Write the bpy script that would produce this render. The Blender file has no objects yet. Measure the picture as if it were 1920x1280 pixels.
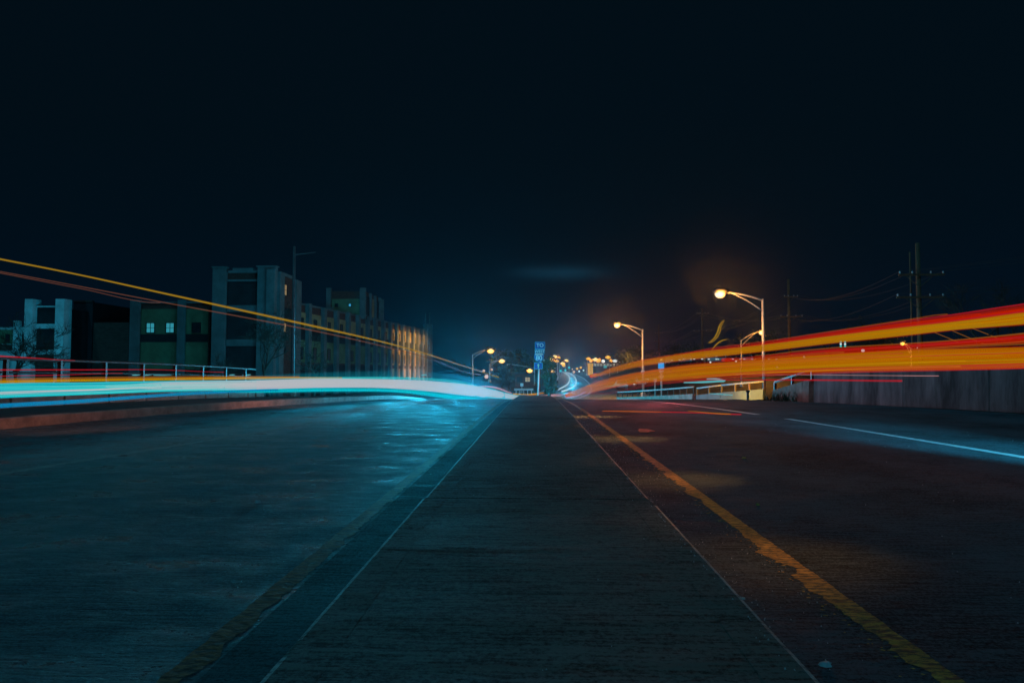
import bpy, bmesh, math, random
from mathutils import Vector, Matrix, noise
R = math.radians
S = bpy.context.scene
C = S.collection
random.seed(7)

# ------------------------------------------------------------------ camera
HCAM = 0.8
cam_d = bpy.data.cameras.new('camera'); cam = bpy.data.objects.new('camera', cam_d); C.objects.link(cam)
cam_d.lens = 24.0; cam_d.sensor_width = 36.0; cam_d.clip_start = 0.02; cam_d.clip_end = 5000
cam.location = (0, 0, HCAM)
cam.rotation_euler = (R(90 + 2.68), 0, R(1.88))
S.camera = cam
CM = cam.rotation_euler.to_matrix()

def at(px, py, Y):
    """world point on the plane y = Y seen at photo pixel (1920 wide)"""
    d = CM @ Vector(((px - 960) / 1280, (640 - py) / 1280, -1))
    k = Y / d.y
    return Vector((d.x * k, Y, HCAM + d.z * k))
def pxx(X, Y): return 1002 + X / Y * 1280

# ------------------------------------------------------------------ world
W = bpy.data.worlds.new('World'); S.world = W; W.use_nodes = True
nt = W.node_tree; nt.nodes.clear()
def N(t, ty, **k):
    n = t.nodes.new(ty)
    for a, b in k.items(): setattr(n, a, b)
    return n
def L(t, a, b): t.links.new(a, b)
def M_(t, op, a, b=None, c=None):
    n = N(t, 'ShaderNodeMath', operation=op)
    for i, v in enumerate((a, b, c)):
        if v is None: continue
        if isinstance(v, (int, float)): n.inputs[i].default_value = v
        else: L(t, v, n.inputs[i])
    return n.outputs[0]
tc = N(nt, 'ShaderNodeTexCoord'); sx = N(nt, 'ShaderNodeSeparateXYZ'); L(nt, tc.outputs['Generated'], sx.inputs[0])
rp = N(nt, 'ShaderNodeValToRGB'); L(nt, sx.outputs[2], rp.inputs[0])
e = rp.color_ramp.elements
e[0].position = 0.0; e[0].color = (0.0007, 0.0052, 0.0125, 1)
e[1].position = 0.30; e[1].color = (0.0007, 0.0042, 0.0078, 1)
x = e.new(0.12); x.color = (0.0006, 0.0047, 0.0104, 1)
x = e.new(0.19); x.color = (0.0006, 0.0044, 0.0088, 1)
ysafe = M_(nt, 'MAXIMUM', sx.outputs[1], 0.05)
u = M_(nt, 'DIVIDE', M_(nt, 'SUBTRACT', M_(nt, 'DIVIDE', sx.outputs[0], ysafe), 0.040), 0.062)
v = M_(nt, 'DIVIDE', M_(nt, 'SUBTRACT', M_(nt, 'DIVIDE', sx.outputs[2], ysafe), 0.148), 0.0105)
g = M_(nt, 'POWER', 2.718, M_(nt, 'MULTIPLY', M_(nt, 'ADD', M_(nt, 'MULTIPLY', u, u), M_(nt, 'MULTIPLY', v, v)), -1.0))
mp = N(nt, 'ShaderNodeMapping'); L(nt, tc.outputs['Generated'], mp.inputs[0]); mp.inputs['Scale'].default_value = (14, 14, 70)
nz = N(nt, 'ShaderNodeTexNoise'); nz.inputs['Scale'].default_value = 1.0; nz.inputs['Detail'].default_value = 5; L(nt, mp.outputs[0], nz.inputs[0])
g = M_(nt, 'MULTIPLY', g, M_(nt, 'MULTIPLY', nz.outputs[0], 1.6))
mx = N(nt, 'ShaderNodeMixRGB', blend_type='ADD'); L(nt, g, mx.inputs[0]); L(nt, rp.outputs[0], mx.inputs[1]); mx.inputs[2].default_value = (0.003, 0.022, 0.040, 1)
bg = N(nt, 'ShaderNodeBackground'); L(nt, mx.outputs[0], bg.inputs[0]); bg.inputs[1].default_value = 1.0
wo = N(nt, 'ShaderNodeOutputWorld'); L(nt, bg.outputs[0], wo.inputs[0])

# added faint teal fill sun from behind the camera, on the left
sd = bpy.data.lights.new('night_fill', 'SUN'); sd.energy = 0.42; sd.angle = R(3); sd.color = (0.09, 0.66, 1.0)
so = bpy.data.objects.new('night_fill', sd); C.objects.link(so); so.rotation_euler = Vector((0.22, 0.5, -0.9)).to_track_quat('-Z', 'Y').to_euler()

def lamp_light(name, kind, loc, power, col, target=None, cone=60, blend=0.6, rad=0.15):
    d = bpy.data.lights.new(name, kind); d.energy = power; d.color = col; d.shadow_soft_size = rad
    o = bpy.data.objects.new(name, d); C.objects.link(o); o.location = loc
    if kind == 'SPOT': d.spot_size = R(cone); d.spot_blend = blend
    if target is not None: o.rotation_euler = (Vector(target) - Vector(loc)).to_track_quat('-Z', 'Y').to_euler()
    return o

vs = S.view_settings; vs.view_transform = 'Standard'; vs.look = 'None'; vs.exposure = 0.0; vs.gamma = 1.0; vs.use_curve_mapping = False
S.render.engine = 'CYCLES'
cy = S.cycles
cy.use_denoising = True; cy.max_bounces = 6; cy.diffuse_bounces = 2; cy.glossy_bounces = 2; cy.volume_bounces = 0
cy.transparent_max_bounces = 24; cy.sample_clamp_indirect = 2.0; cy.sample_clamp_direct = 8.0
cy.caustics_reflective = False; cy.caustics_refractive = False

def zg0(y): return -0.001 * max(0, y - 12) ** 2
# headlights of the oncoming traffic (they face the camera) and of the departing traffic
CYAN = (0.02, 0.62, 1.0)
HEAD = [((-4.3, 23, 0.55), 700, (-4.2, 8, 0.0)), ((-3.6, 31, 0.30), 700, (-4.2, 12, 0.0))]
for hx, hy, hw in ((-1.9, 21.5, 1500), (-2.9, 20, 1500), (-3.9, 22, 2600), (-4.9, 19.5, 1500), (-2.2, 17, 500), (-3.6, 15.5, 350)):    # dipped beams, pools on the asphalt in front of each car
    lamp_light('dipped_beam', 'SPOT', (hx, hy, zg0(hy) + 0.55), hw, CYAN, (hx - .1, hy - 3.2, zg0(hy - 3.2)), 26, 1.0, 0.12)
for i, (p, w, t) in enumerate(HEAD): lamp_light('headlight_beam', 'SPOT', p, w, CYAN, t, 95, 0.9, 0.25)
for p, w in (((-4.4, 21, 0.5), 110), ((-4.3, 26, 0.35), 260), ((-4.3, 32, 0.05), 750), ((-4.3, 39, -0.35), 3000), ((-4.2, 47, -0.8), 5200), ((-3.8, 58, -1.2), 6500)):
    lamp_light('headlight_glow', 'POINT', p, w, CYAN, rad=0.4)
lamp_light('headlight_beam', 'SPOT', (3.6, 9.0, 0.75), 420, (0.12, 0.65, 1.0), (0.2, 40, 1.7), 9, 0.6, 0.1)
lamp_light('headlight_beam', 'SPOT', (5.2, 2.6, 0.9), 4000, (0.03, 0.62, 1.0), (4.7, 8.6, 0.0), 25, 1.0, 0.1)
lamp_light('headlight_beam', 'SPOT', (2.6, 84, -1.3), 4000, (0.02, 0.62, 1.0), (9, 150, -0.9), 70, 0.8, 0.3)
lamp_light('headlight_beam', 'SPOT', (9.5, 150, -0.2), 4000, (0.02, 0.62, 1.0), (6, 90, -1.4), 60, 0.8, 0.3)
for x, y, z, w in ((4.6, 96, -0.9, 500), (6.3, 116, -0.7, 650), (7.6, 136, -0.4, 800), (9.0, 160, 0.1, 1000), (10.6, 196, 0.7, 1500)):
    lamp_light('headlight_glow', 'POINT', (x, y, z), w, CYAN, rad=0.4)
lamp_light('headlight_beam', 'SPOT', (-47, 58, -1.2), 2600, CYAN, (-55, 75, 3.0), 75, 1.0, 0.2)
lamp_light('tail_glow_and_fill', 'POINT', (3.4, 20, 1.0), 130, (1.0, 0.13, 0.15), rad=0.4)
lamp_light('tail_glow_and_fill', 'POINT', (3.6, 40, 0.3), 600, (1.0, 0.18, 0.16), rad=0.4)
for yy, pw in ((3.2, 26), (5.4, 40), (8.6, 80), (13.0, 150)):
    lamp_light('tail_glow_and_fill', 'SPOT', (1.9, yy, 0.95), pw, (1.0, 0.44, 0.12), (1.03, yy - .2, 0), 46, 1.0, 0.2)  # added spots without fixtures, brighten the right yellow line
lamp_light('kerb_fill_light', 'SPOT', (-5.2, 9, 1.2), 90, (1.0, 0.30, 0.16), (-9.5, 11, 0.2), 120, 1.0, 0.2)  # added warm spots without fixtures, brighten the left kerb and parapet
lamp_light('kerb_fill_light', 'SPOT', (-4.8, 16, 1.1), 130, (1.0, 0.30, 0.16), (-9.5, 18, 0.2), 120, 1.0, 0.2)
SODIUM = (1.0, 0.38, 0.05)
for x, y, z, w in ((10.5, 240, 6.5, 1500), (14.0, 300, 7.5, 1300), (26.0, 235, 6.5, 1300), (31.0, 225, 6.5, 900), (-9.5, 165, 4.0, 900)):
    lamp_light('lamp_glow', 'POINT', (x, y, z), w, SODIUM, rad=0.4)

# ------------------------------------------------------------------ helpers
def tag(o, label=None, cat=None, group=None, kind=None):
    if label: o['label'] = label
    if cat: o['category'] = cat
    if group: o['group'] = group
    if kind: o['kind'] = kind
    return o
def empty(name, loc, label, cat, group=None):
    o = bpy.data.objects.new(name, None); C.objects.link(o); o.location = loc; o.empty_display_size = 0.2
    return tag(o, label, cat, group)
class MB:
    def __init__(s): s.v = []; s.f = []
    def quad(s, a, b, c, d):
        n = len(s.v); s.v += [tuple(a), tuple(b), tuple(c), tuple(d)]; s.f.append((n, n + 1, n + 2, n + 3))
    def hexa(s, p):       # 8 points: bottom 4, top 4
        n = len(s.v); s.v += [tuple(q) for q in p]
        for f in ((0, 3, 2, 1), (4, 5, 6, 7), (0, 1, 5, 4), (1, 2, 6, 5), (2, 3, 7, 6), (3, 0, 4, 7)):
            s.f.append(tuple(n + i for i in f))
    def box(s, x0, x1, y0, y1, z0, z1):
        s.hexa([(x0, y0, z0), (x1, y0, z0), (x1, y1, z0), (x0, y1, z0), (x0, y0, z1), (x1, y0, z1), (x1, y1, z1), (x0, y1, z1)])
    def fbox(s, O, u, n, a0, a1, z0, z1, d0, d1):
        O = Vector(O); u = Vector(u); n = Vector(n)
        P = lambda a, d, z: (O + u * a + n * d).to_tuple()[:2] + (z,)
        s.hexa([P(a0, d1, z0), P(a1, d1, z0), P(a1, d0, z0), P(a0, d0, z0), P(a0, d1, z1), P(a1, d1, z1), P(a1, d0, z1), P(a0, d0, z1)])
    def tube(s, pts, rad, sides=8, cap=True, vr=None):
        pts = [Vector(p) for p in pts]; m = len(pts)
        if not hasattr(rad, '__len__'): rad = [rad] * m
        n0 = len(s.v)
        prev = None
        for i, p in enumerate(pts):
            t = (pts[min(i + 1, m - 1)] - pts[max(i - 1, 0)]).normalized()
            if prev is None:
                up = Vector((0, 0, 1)) if abs(t.z) < 0.9 else Vector((1, 0, 0))
                a = t.cross(up).normalized()
            else:
                a = (prev - t * prev.dot(t)).normalized()
            prev = a; b = a.cross(t).normalized()
            ra = rad[i]; rb = vr[i] if vr else ra
            for k in range(sides):
                an = 2 * math.pi * k / sides
                s.v.append(tuple(p + a * math.cos(an) * ra + b * math.sin(an) * rb))
        for i in range(m - 1):
            for k in range(sides):
                k2 = (k + 1) % sides
                s.f.append((n0 + i * sides + k, n0 + i * sides + k2, n0 + (i + 1) * sides + k2, n0 + (i + 1) * sides + k))
        if cap:
            s.f.append(tuple(n0 + k for k in range(sides))[::-1])
            s.f.append(tuple(n0 + (m - 1) * sides + k for k in range(sides)))
    def build(s, name, m, parent=None, smooth=False, loc=None):
        me = bpy.data.meshes.new(name)
        org = Vector(loc) if loc is not None else (parent_world(parent) if parent else Vector((0, 0, 0)))
        me.from_pydata([tuple(Vector(q) - org) for q in s.v], [], s.f); me.update()
        bm = bmesh.new(); bm.from_mesh(me); bmesh.ops.recalc_face_normals(bm, faces=bm.faces); bm.to_mesh(me); bm.free()
        if smooth:
            for p in me.polygons: p.use_smooth = True
        me.materials.append(m)
        o = bpy.data.objects.new(name, me); C.objects.link(o)
        if parent: o.parent = parent
        o.location = org - (parent_world(parent) if parent else Vector((0, 0, 0)))
        return o
def parent_world(p):
    v = Vector((0, 0, 0))
    while p: v = v + Vector(p.location); p = p.parent
    return v
def copy_tree(o, loc, label, parent=None, rz=None):
    c = o.copy(); C.objects.link(c)
    if parent: c.parent = parent
    else:
        c.location = loc; c['label'] = label
        if rz is not None: c.rotation_euler = (0, 0, rz)
    for ch in list(o.children): copy_tree(ch, None, None, c)
    return c

def smooth_interp(x, xs, ys):
    if x <= xs[0]: return ys[0]
    if x >= xs[-1]: return ys[-1]
    for i in range(len(xs) - 1):
        if x <= xs[i + 1]:
            h = xs[i + 1] - xs[i]; t = (x - xs[i]) / h
            m0 = (ys[i + 1] - ys[i - 1]) / (xs[i + 1] - xs[i - 1]) if i > 0 else 0
            m1 = (ys[i + 2] - ys[i]) / (xs[i + 2] - xs[i]) if i + 2 < len(xs) else 0
            t2 = t * t; t3 = t2 * t
            return (2 * t3 - 3 * t2 + 1) * ys[i] + (t3 - 2 * t2 + t) * h * m0 + (-2 * t3 + 3 * t2) * ys[i + 1] + (t3 - t2) * h * m1
def lin(x, xs, ys):
    if x <= xs[0]: return ys[0]
    for i in range(len(xs) - 1):
        if x <= xs[i + 1]: return ys[i] + (ys[i + 1] - ys[i]) * (x - xs[i]) / (xs[i + 1] - xs[i])
    return ys[-1]
ZX = [-30, 0, 12, 20, 30, 40, 50, 60, 80, 100, 150, 200, 300, 400, 600, 3000]
ZY = [0, 0, 0, -.064, -.324, -.78, -1.28, -1.65, -2.0, -1.85, -1.15, -.40, 0.75, 1.3, 1.6, 1.6]
def zg(y): return smooth_interp(y, ZX, ZY)
def sst(a, b, x):
    t = max(0, min(1, (x - a) / (b - a))); return t * t * (3 - 2 * t)
def zt(x, y):    # terrain: road profile plus the raised lot on the right
    return zg(y) + (3.6 + 0.5 * sst(80, 110, y)) * sst(17, 24, x) * sst(72, 92, y) * (1 - sst(150, 210, y))

# ------------------------------------------------------------------ materials
def mat(name, col, rough=0.8, spec=0.3, var=0.25, scale=3.0, bump=0.0, bscale=20.0, stretch=(1, 1, 1), metal=0.0, col2=None, detail=6):
    m = bpy.data.materials.new(name); m.use_nodes = True; t = m.node_tree
    b = t.nodes['Principled BSDF']
    tc = N(t, 'ShaderNodeTexCoord'); mp = N(t, 'ShaderNodeMapping'); L(t, tc.outputs['Object'], mp.inputs[0]); mp.inputs['Scale'].default_value = stretch
    n = N(t, 'ShaderNodeTexNoise'); n.inputs['Scale'].default_value = scale; n.inputs['Detail'].default_value = detail; n.inputs['Roughness'].default_value = 0.65
    L(t, mp.outputs[0], n.inputs[0])
    r = N(t, 'ShaderNodeValToRGB'); L(t, n.outputs[0], r.inputs[0])
    c2 = col2 if col2 else tuple(c * (1 - var) for c in col)
    c1 = tuple(min(1, c * (1 + var)) for c in col) if not col2 else col
    r.color_ramp.elements[0].position = 0.35; r.color_ramp.elements[0].color = (*c2, 1)
    r.color_ramp.elements[1].position = 0.68; r.color_ramp.elements[1].color = (*c1, 1)
    L(t, r.outputs[0], b.inputs['Base Color'])
    b.inputs['Roughness'].default_value = rough; b.inputs['Metallic'].default_value = metal
    b.inputs['Specular IOR Level'].default_value = spec
    if bump:
        n2 = N(t, 'ShaderNodeTexNoise'); n2.inputs['Scale'].default_value = bscale; n2.inputs['Detail'].default_value = 6; L(t, mp.outputs[0], n2.inputs[0])
        bp = N(t, 'ShaderNodeBump'); bp.inputs['Strength'].default_value = bump; bp.inputs['Distance'].default_value = 0.02
        L(t, n2.outputs[0], bp.inputs['Height']); L(t, bp.outputs[0], b.inputs['Normal'])
    return m
def emis(name, col, strength=1.0):
    m = bpy.data.materials.new(name); m.use_nodes = True; t = m.node_tree; b = t.nodes['Principled BSDF']
    b.inputs['Base Color'].default_value = (*[min(.8, c) for c in col], 1); b.inputs['Emission Color'].default_value = (*col, 1); b.inputs['Emission Strength'].default_value = strength
    b.inputs['Roughness'].default_value = 0.5
    return m
def trail_mat(name, col, opacity=0.6, soft=0.0, strength=1.0):
    """light drawn in the air: emission, partly see-through, soft towards the rim of the strand"""
    m = bpy.data.materials.new(name); m.use_nodes = True; t = m.node_tree; t.nodes.clear()
    o = N(t, 'ShaderNodeOutputMaterial'); em = N(t, 'ShaderNodeEmission'); tr = N(t, 'ShaderNodeBsdfTransparent'); mx = N(t, 'ShaderNodeMixShader')
    em.inputs[0].default_value = (*col, 1); em.inputs[1].default_value = strength
    L(t, tr.outputs[0], mx.inputs[1]); L(t, em.outputs[0], mx.inputs[2]); L(t, mx.outputs[0], o.inputs[0])
    if soft:
        lw = N(t, 'ShaderNodeLayerWeight'); lw.inputs[0].default_value = 0.5
        inv = M_(t, 'SUBTRACT', 1.0, lw.outputs['Facing']); p = M_(t, 'POWER', inv, soft)
        L(t, M_(t, 'MULTIPLY', p, opacity), mx.inputs[0])
    else: mx.inputs[0].default_value = opacity
    return m
def lens_mat(name, core, rim, strength):
    m = emis(name, core, strength); t = m.node_tree; b = t.nodes['Principled BSDF']
    lw = N(t, 'ShaderNodeLayerWeight'); lw.inputs[0].default_value = 0.62
    mx = N(t, 'ShaderNodeMixRGB'); L(t, lw.outputs['Facing'], mx.inputs[0]); mx.inputs[1].default_value = (*core, 1); mx.inputs[2].default_value = (*rim, 1)
    L(t, mx.outputs[0], b.inputs['Emission Color']); return m
def glass(name, col=(0.02, 0.03, 0.04)):
    return mat(name, col, 0.4, 0.25, 0.2, 2)

def asphalt(name, col, rough, rvar, bumpk, spec=0.35):
    m = bpy.data.materials.new(name); m.use_nodes = True; t = m.node_tree; b = t.nodes['Principled BSDF']
    tc = N(t, 'ShaderNodeTexCoord')
    def nz(sc, stretch, det=6, ro=0.6):
        mp = N(t, 'ShaderNodeMapping'); L(t, tc.outputs['Object'], mp.inputs[0]); mp.inputs['Scale'].default_value = stretch
        n = N(t, 'ShaderNodeTexNoise'); n.inputs['Scale'].default_value = sc; n.inputs['Detail'].default_value = det; n.inputs['Roughness'].default_value = ro
        L(t, mp.outputs[0], n.inputs[0]); return n.outputs[0]
    grain = nz(70, (1, 1, 1), 3, 0.8); patch = nz(0.9, (1, .6, 1), 6); brush = nz(1.0, (1.1, 9, 1), 9, 0.72)
    fine = nz(2.0, (2.5, 30, 1), 6, 0.75)
    blot = nz(1.6, (1, 1.8, 1), 7, 0.7)
    a = M_(t, 'ADD', M_(t, 'MULTIPLY', grain, 0.8), M_(t, 'MULTIPLY', patch, 0.5)); a = M_(t, 'ADD', a, M_(t, 'MULTIPLY', fine, 0.9))
    r = N(t, 'ShaderNodeValToRGB'); L(t, M_(t, 'MULTIPLY', a, 0.5), r.inputs[0])
    r.color_ramp.elements[0].position = 0.475; r.color_ramp.elements[0].color = (*[c * .25 for c in col], 1)
    r.color_ramp.elements[1].position = 0.585; r.color_ramp.elements[1].color = (*[c * 2.0 for c in col], 1)
    L(t, r.outputs[0], b.inputs['Base Color'])
    rr = M_(t, 'MINIMUM', M_(t, 'MAXIMUM', M_(t, 'ADD', M_(t, 'MULTIPLY', M_(t, 'SUBTRACT', blot, 0.5), rvar), rough), 0.22), 0.95); L(t, rr, b.inputs['Roughness'])
    b.inputs['Specular IOR Level'].default_value = spec
    h = M_(t, 'ADD', M_(t, 'MULTIPLY', brush, 1.6), M_(t, 'MULTIPLY', fine, 0.8)); h = M_(t, 'ADD', h, M_(t, 'MULTIPLY', grain, 0.25))
    h = M_(t, 'ADD', h, M_(t, 'MULTIPLY', blot, 4.0))
    bp = N(t, 'ShaderNodeBump'); bp.inputs['Strength'].default_value = bumpk; bp.inputs['Distance'].default_value = 0.02
    L(t, h, bp.inputs['Height']); L(t, bp.outputs[0], b.inputs['Normal'])
    return m
def worn_paint(name, col, under, thr):
    m = mat(name, col, 0.5, 0.5, 0.3, 9, 0.5, 30, (1, 1, 1)); t = m.node_tree; b = t.nodes['Principled BSDF']
    tc = N(t, 'ShaderNodeTexCoord'); mp = N(t, 'ShaderNodeMapping'); L(t, tc.outputs['Object'], mp.inputs[0]); mp.inputs['Scale'].default_value = (7, 22, 1)
    n = N(t, 'ShaderNodeTexNoise'); n.inputs['Scale'].default_value = 2.2; n.inputs['Detail'].default_value = 8; n.inputs['Roughness'].default_value = .75; L(t, mp.outputs[0], n.inputs[0])
    r = N(t, 'ShaderNodeValToRGB'); r.color_ramp.elements[0].position = thr; r.color_ramp.elements[1].position = thr + .07; L(t, n.outputs[0], r.inputs[0])
    old = b.inputs['Base Color'].links[0].from_socket
    mx = N(t, 'ShaderNodeMixRGB'); L(t, r.outputs[0], mx.inputs[0]); mx.inputs[1].default_value = (*under, 1); L(t, old, mx.inputs[2]); L(t, mx.outputs[0], b.inputs['Base Color'])
    return m

ROAD = asphalt('asphalt', (0.045, 0.066, 0.076), 0.52, 2.4, 1.0, 0.34)
ROADR = asphalt('asphalt_dry', (0.058, 0.082, 0.095), 0.74, 0.6, 1.0, 0.16)
CONC = asphalt('median_concrete', (0.10, 0.10, 0.09), 0.80, 0.5, 0.9, 0.12)
MAT = dict(
    earth=mat('earth', (0.035, 0.035, 0.03), 0.95, 0.1, 0.4, 1.5, 0.6, 6),
    kerb=mat('kerb_concrete', (0.26, 0.20, 0.17), 0.85, 0.2, 0.35, 4, 0.5, 25),
    walk=mat('sidewalk', (0.07, 0.07, 0.07), 0.9, 0.2, 0.4, 5, 0.5, 18),
    parapet=mat('parapet_concrete', (0.30, 0.20, 0.16), 0.85, 0.2, 0.35, 2.5, 0.4, 20, (1, 1, 1)),
    wall=mat('stained_concrete', (0.28, 0.27, 0.27), 0.88, 0.2, 0.7, 1.4, 0.5, 9, (1.6, 1.6, 0.35), col2=(0.07, 0.065, 0.065)),
    rail=mat('rail_paint', (0.08, 0.04, 0.03), 0.5, 0.4, 0.2, 6),
    galv=mat('galvanised_steel', (0.48, 0.46, 0.43), 0.45, 0.5, 0.2, 4),
    dullsteel=mat('dull_steel', (0.14, 0.14, 0.15), 0.6, 0.4),
    darkmetal=mat('dark_metal', (0.03, 0.03, 0.035), 0.5, 0.4),
    yellow=worn_paint('worn_yellow_paint', (0.60, 0.29, 0.07), (0.07, 0.06, 0.05), 0.47),
    flake=mat('paint_flake', (0.70, 0.36, 0.08), 0.5, 0.5, 0.3, 20),
    yellow2=worn_paint('faded_yellow_paint', (0.36, 0.14, 0.07), (0.08, 0.05, 0.04), 0.46),
    white=worn_paint('worn_white_paint', (0.78, 0.78, 0.78), (0.2, 0.2, 0.2), 0.33),
    pale=mat('pale_concrete', (0.13, 0.165, 0.17), 0.85, 0.2, 0.25, 0.8, 0.2, 6),
    bright=mat('white_stucco', (0.62, 0.66, 0.66), 0.85, 0.2, 0.25, 0.8, 0.2, 6),
    panelg=mat('green_render', (0.13, 0.20, 0.11), 0.9, 0.15, 0.25, 0.7),
    panelt=mat('tan_render', (0.36, 0.27, 0.14), 0.9, 0.15, 0.22, 0.7),
    brick=mat('dark_brick', (0.12, 0.055, 0.045), 0.9, 0.15, 0.35, 2, 0.5, 14, (1, 1, 3)),
    soot=mat('dark_panel', (0.022, 0.026, 0.03), 0.85, 0.2, 0.3, 1),
    roof=mat('roofing', (0.05, 0.05, 0.05), 0.9, 0.1),
    glass=glass('dark_glass'),
    win_cyan=emis('window_cyan', (0.05, 0.42, 0.50), 0.55),
    win_blue=emis('window_blue', (0.04, 0.30, 0.50), 0.9),
    win_warm=emis('window_warm', (0.42, 0.26, 0.12), 0.7),
    win_yellow=emis('window_yellow', (0.60, 0.32, 0.01), 0.75),
    win_white=emis('window_white', (0.33, 0.36, 0.30), 0.8),
    bark=mat('bark', (0.07, 0.055, 0.045), 0.9, 0.1, 0.3, 8, 0.5, 20),
    wood=mat('creosoted_wood', (0.15, 0.09, 0.055), 0.85, 0.2, 0.3, 6, 0.3, 20, (1, 1, .2)),
    leaf=mat('dark_foliage', (0.04, 0.06, 0.03), 0.8, 0.2, 0.5, 0.9),
    signblue=mat('sign_blue', (0.006, 0.075, 0.32), 0.4, 0.5, 0.1, 5),
    signteal=mat('sign_teal', (0.01, 0.13, 0.24), 0.4, 0.5, 0.1, 5),
    signwhite=mat('sign_white', (0.78, 0.80, 0.80), 0.4, 0.5, 0.05, 5),
    signred=mat('sign_pink', (0.75, 0.52, 0.50), 0.4, 0.5, 0.05, 5),
    lens=lens_mat('sodium_lens', (1.0, 0.68, 0.22), (1.0, 0.30, 0.0), 1.3),
    lensb=lens_mat('sodium_lens_near', (0.75, 0.72, 0.50), (0.9, 0.36, 0.02), 1.1),
    lensf=lens_mat('sodium_lens_far', (1.0, 0.48, 0.06), (0.8, 0.22, 0.0), 1.0),
    lensp=emis('pink_lamp', (0.75, 0.42, 0.30), 0.9),
    lensc=emis('cyan_lamp', (0.02, 0.5, 0.5), 1.0),
    lensw=emis('white_lamp', (0.8, 0.85, 0.8), 0.9),
    grit=mat('grit', (0.5, 0.55, 0.58), 0.4, 0.6, 0.2, 30),
    gritamber=mat('amber_chip', (0.62, 0.34, 0.08), 0.4, 0.6, 0.2, 30),
    rubber=mat('rubber', (0.02, 0.02, 0.02), 0.8, 0.2),
)

# ------------------------------------------------------------------ ground, roads
def sheet(name, xf0, xf1, ys, m, lift=0.0, nx=1, thick=None, zf=zg, wob=0.0, label=None):
    """a strip between two x(y) edges that follows the terrain"""
    vv = []; ff = []
    for y in ys:
        a, b = xf0(y), xf1(y)
        for i in range(nx + 1):
            x = a + (b - a) * i / nx; vv.append((x, y, (zf(y) if zf is zg else zf(x, y)) + lift))
    for j in range(len(ys) - 1):
        for i in range(nx):
            p = j * (nx + 1) + i; ff.append((p, p + 1, p + nx + 2, p + nx + 1))
    me = bpy.data.meshes.new(name); me.from_pydata(vv, [], ff); me.update(); me.materials.append(m)
    for p in me.polygons: p.use_smooth = True
    o = bpy.data.objects.new(name, me); C.objects.link(o); o['kind'] = 'structure'
    return o
def yr(a, b, s):
    n = max(1, int(round((b - a) / s))); return [a + (b - a) * i / n for i in range(n + 1)]
YS = yr(-12, 60, 1.0) + yr(60, 220, 4)[1:] + yr(220, 620, 20)[1:] + [900, 1500, 3000]
# ground: one sheet out to the horizon, denser across where the lot rises
def ground():
    xs = [-1500, -400, -150, -80, -40, -20, -12, -9] + [-8, -4, 0, 4, 8, 12, 15, 17, 18.5, 20, 21.5, 23, 25, 30, 45, 70, 110, 150, 400, 1500]
    vv = []; ff = []
    for y in YS:
        for x in xs: vv.append((x, y, zt(x, y) - (0.02 if y > 12 else 0.015)))
    n = len(xs)
    for j in range(len(YS) - 1):
        for i in range(n - 1): ff.append((j * n + i, j * n + i + 1, (j + 1) * n + i + 1, (j + 1) * n + i))
    me = bpy.data.meshes.new('ground'); me.from_pydata(vv, [], ff); me.materials.append(MAT['earth'])
    for p in me.polygons: p.use_smooth = True
    o = bpy.data.objects.new('ground', me); C.objects.link(o); o['kind'] = 'structure'
ground()
def kerbx(y): return lin(y, [-12, 5, 10, 13, 17, 20, 24, 30, 45], [-8.1, -7.8, -7.55, -7.3, -6.7, -6.2, -6.0, -6.2, -7.0])
RW0 = lambda y: lin(y, [-12, 8, 14.6, 25, 40, 90], [10.2, 10.3, 9.6, 7.9, 11, 14])   # right edge of the carriageway
MEDL, MEDR = -0.58, 0.60
MEDEND = 44
yn = yr(-6, MEDEND, 0.5)
sheet('left_road', lambda y: kerbx(y), lambda y: MEDL - 0.001, yn, ROAD, 0.0)
sheet('gutter', lambda y: -0.88, lambda y: MEDL - 0.001, yr(-6, 40, 0.5), asphalt('gutter_concrete', (0.045, 0.055, 0.062), 0.75, .8, 1.0, 0.12), 0.0005)
sheet('right_road', lambda y: MEDR + 0.001, RW0, yn, ROADR, 0.0)
sheet('crossroad', lambda y: lin(y, [44, 52, 90], [-9, -30, -30]), lambda y: lin(y, [44, 52, 90], [11.5, 16, 16]), yr(MEDEND, 92, 2), ROAD, 0.0)
FCX = lambda y: smooth_interp(y, [80, 92, 110, 130, 150, 200, 300, 420], [2.4, 3.9, 5.8, 7.2, 8.4, 10.6, 13.4, 16])
sheet('far_road', lambda y: FCX(y) - 4.0, lambda y: FCX(y) + 3.6, yr(92, 420, 6), ROAD, 0.0)
SRC = lambda y: smooth_interp(y, [24, 34, 46, 60, 84], [13, 14.5, 15.5, 16, 15.5])

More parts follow.
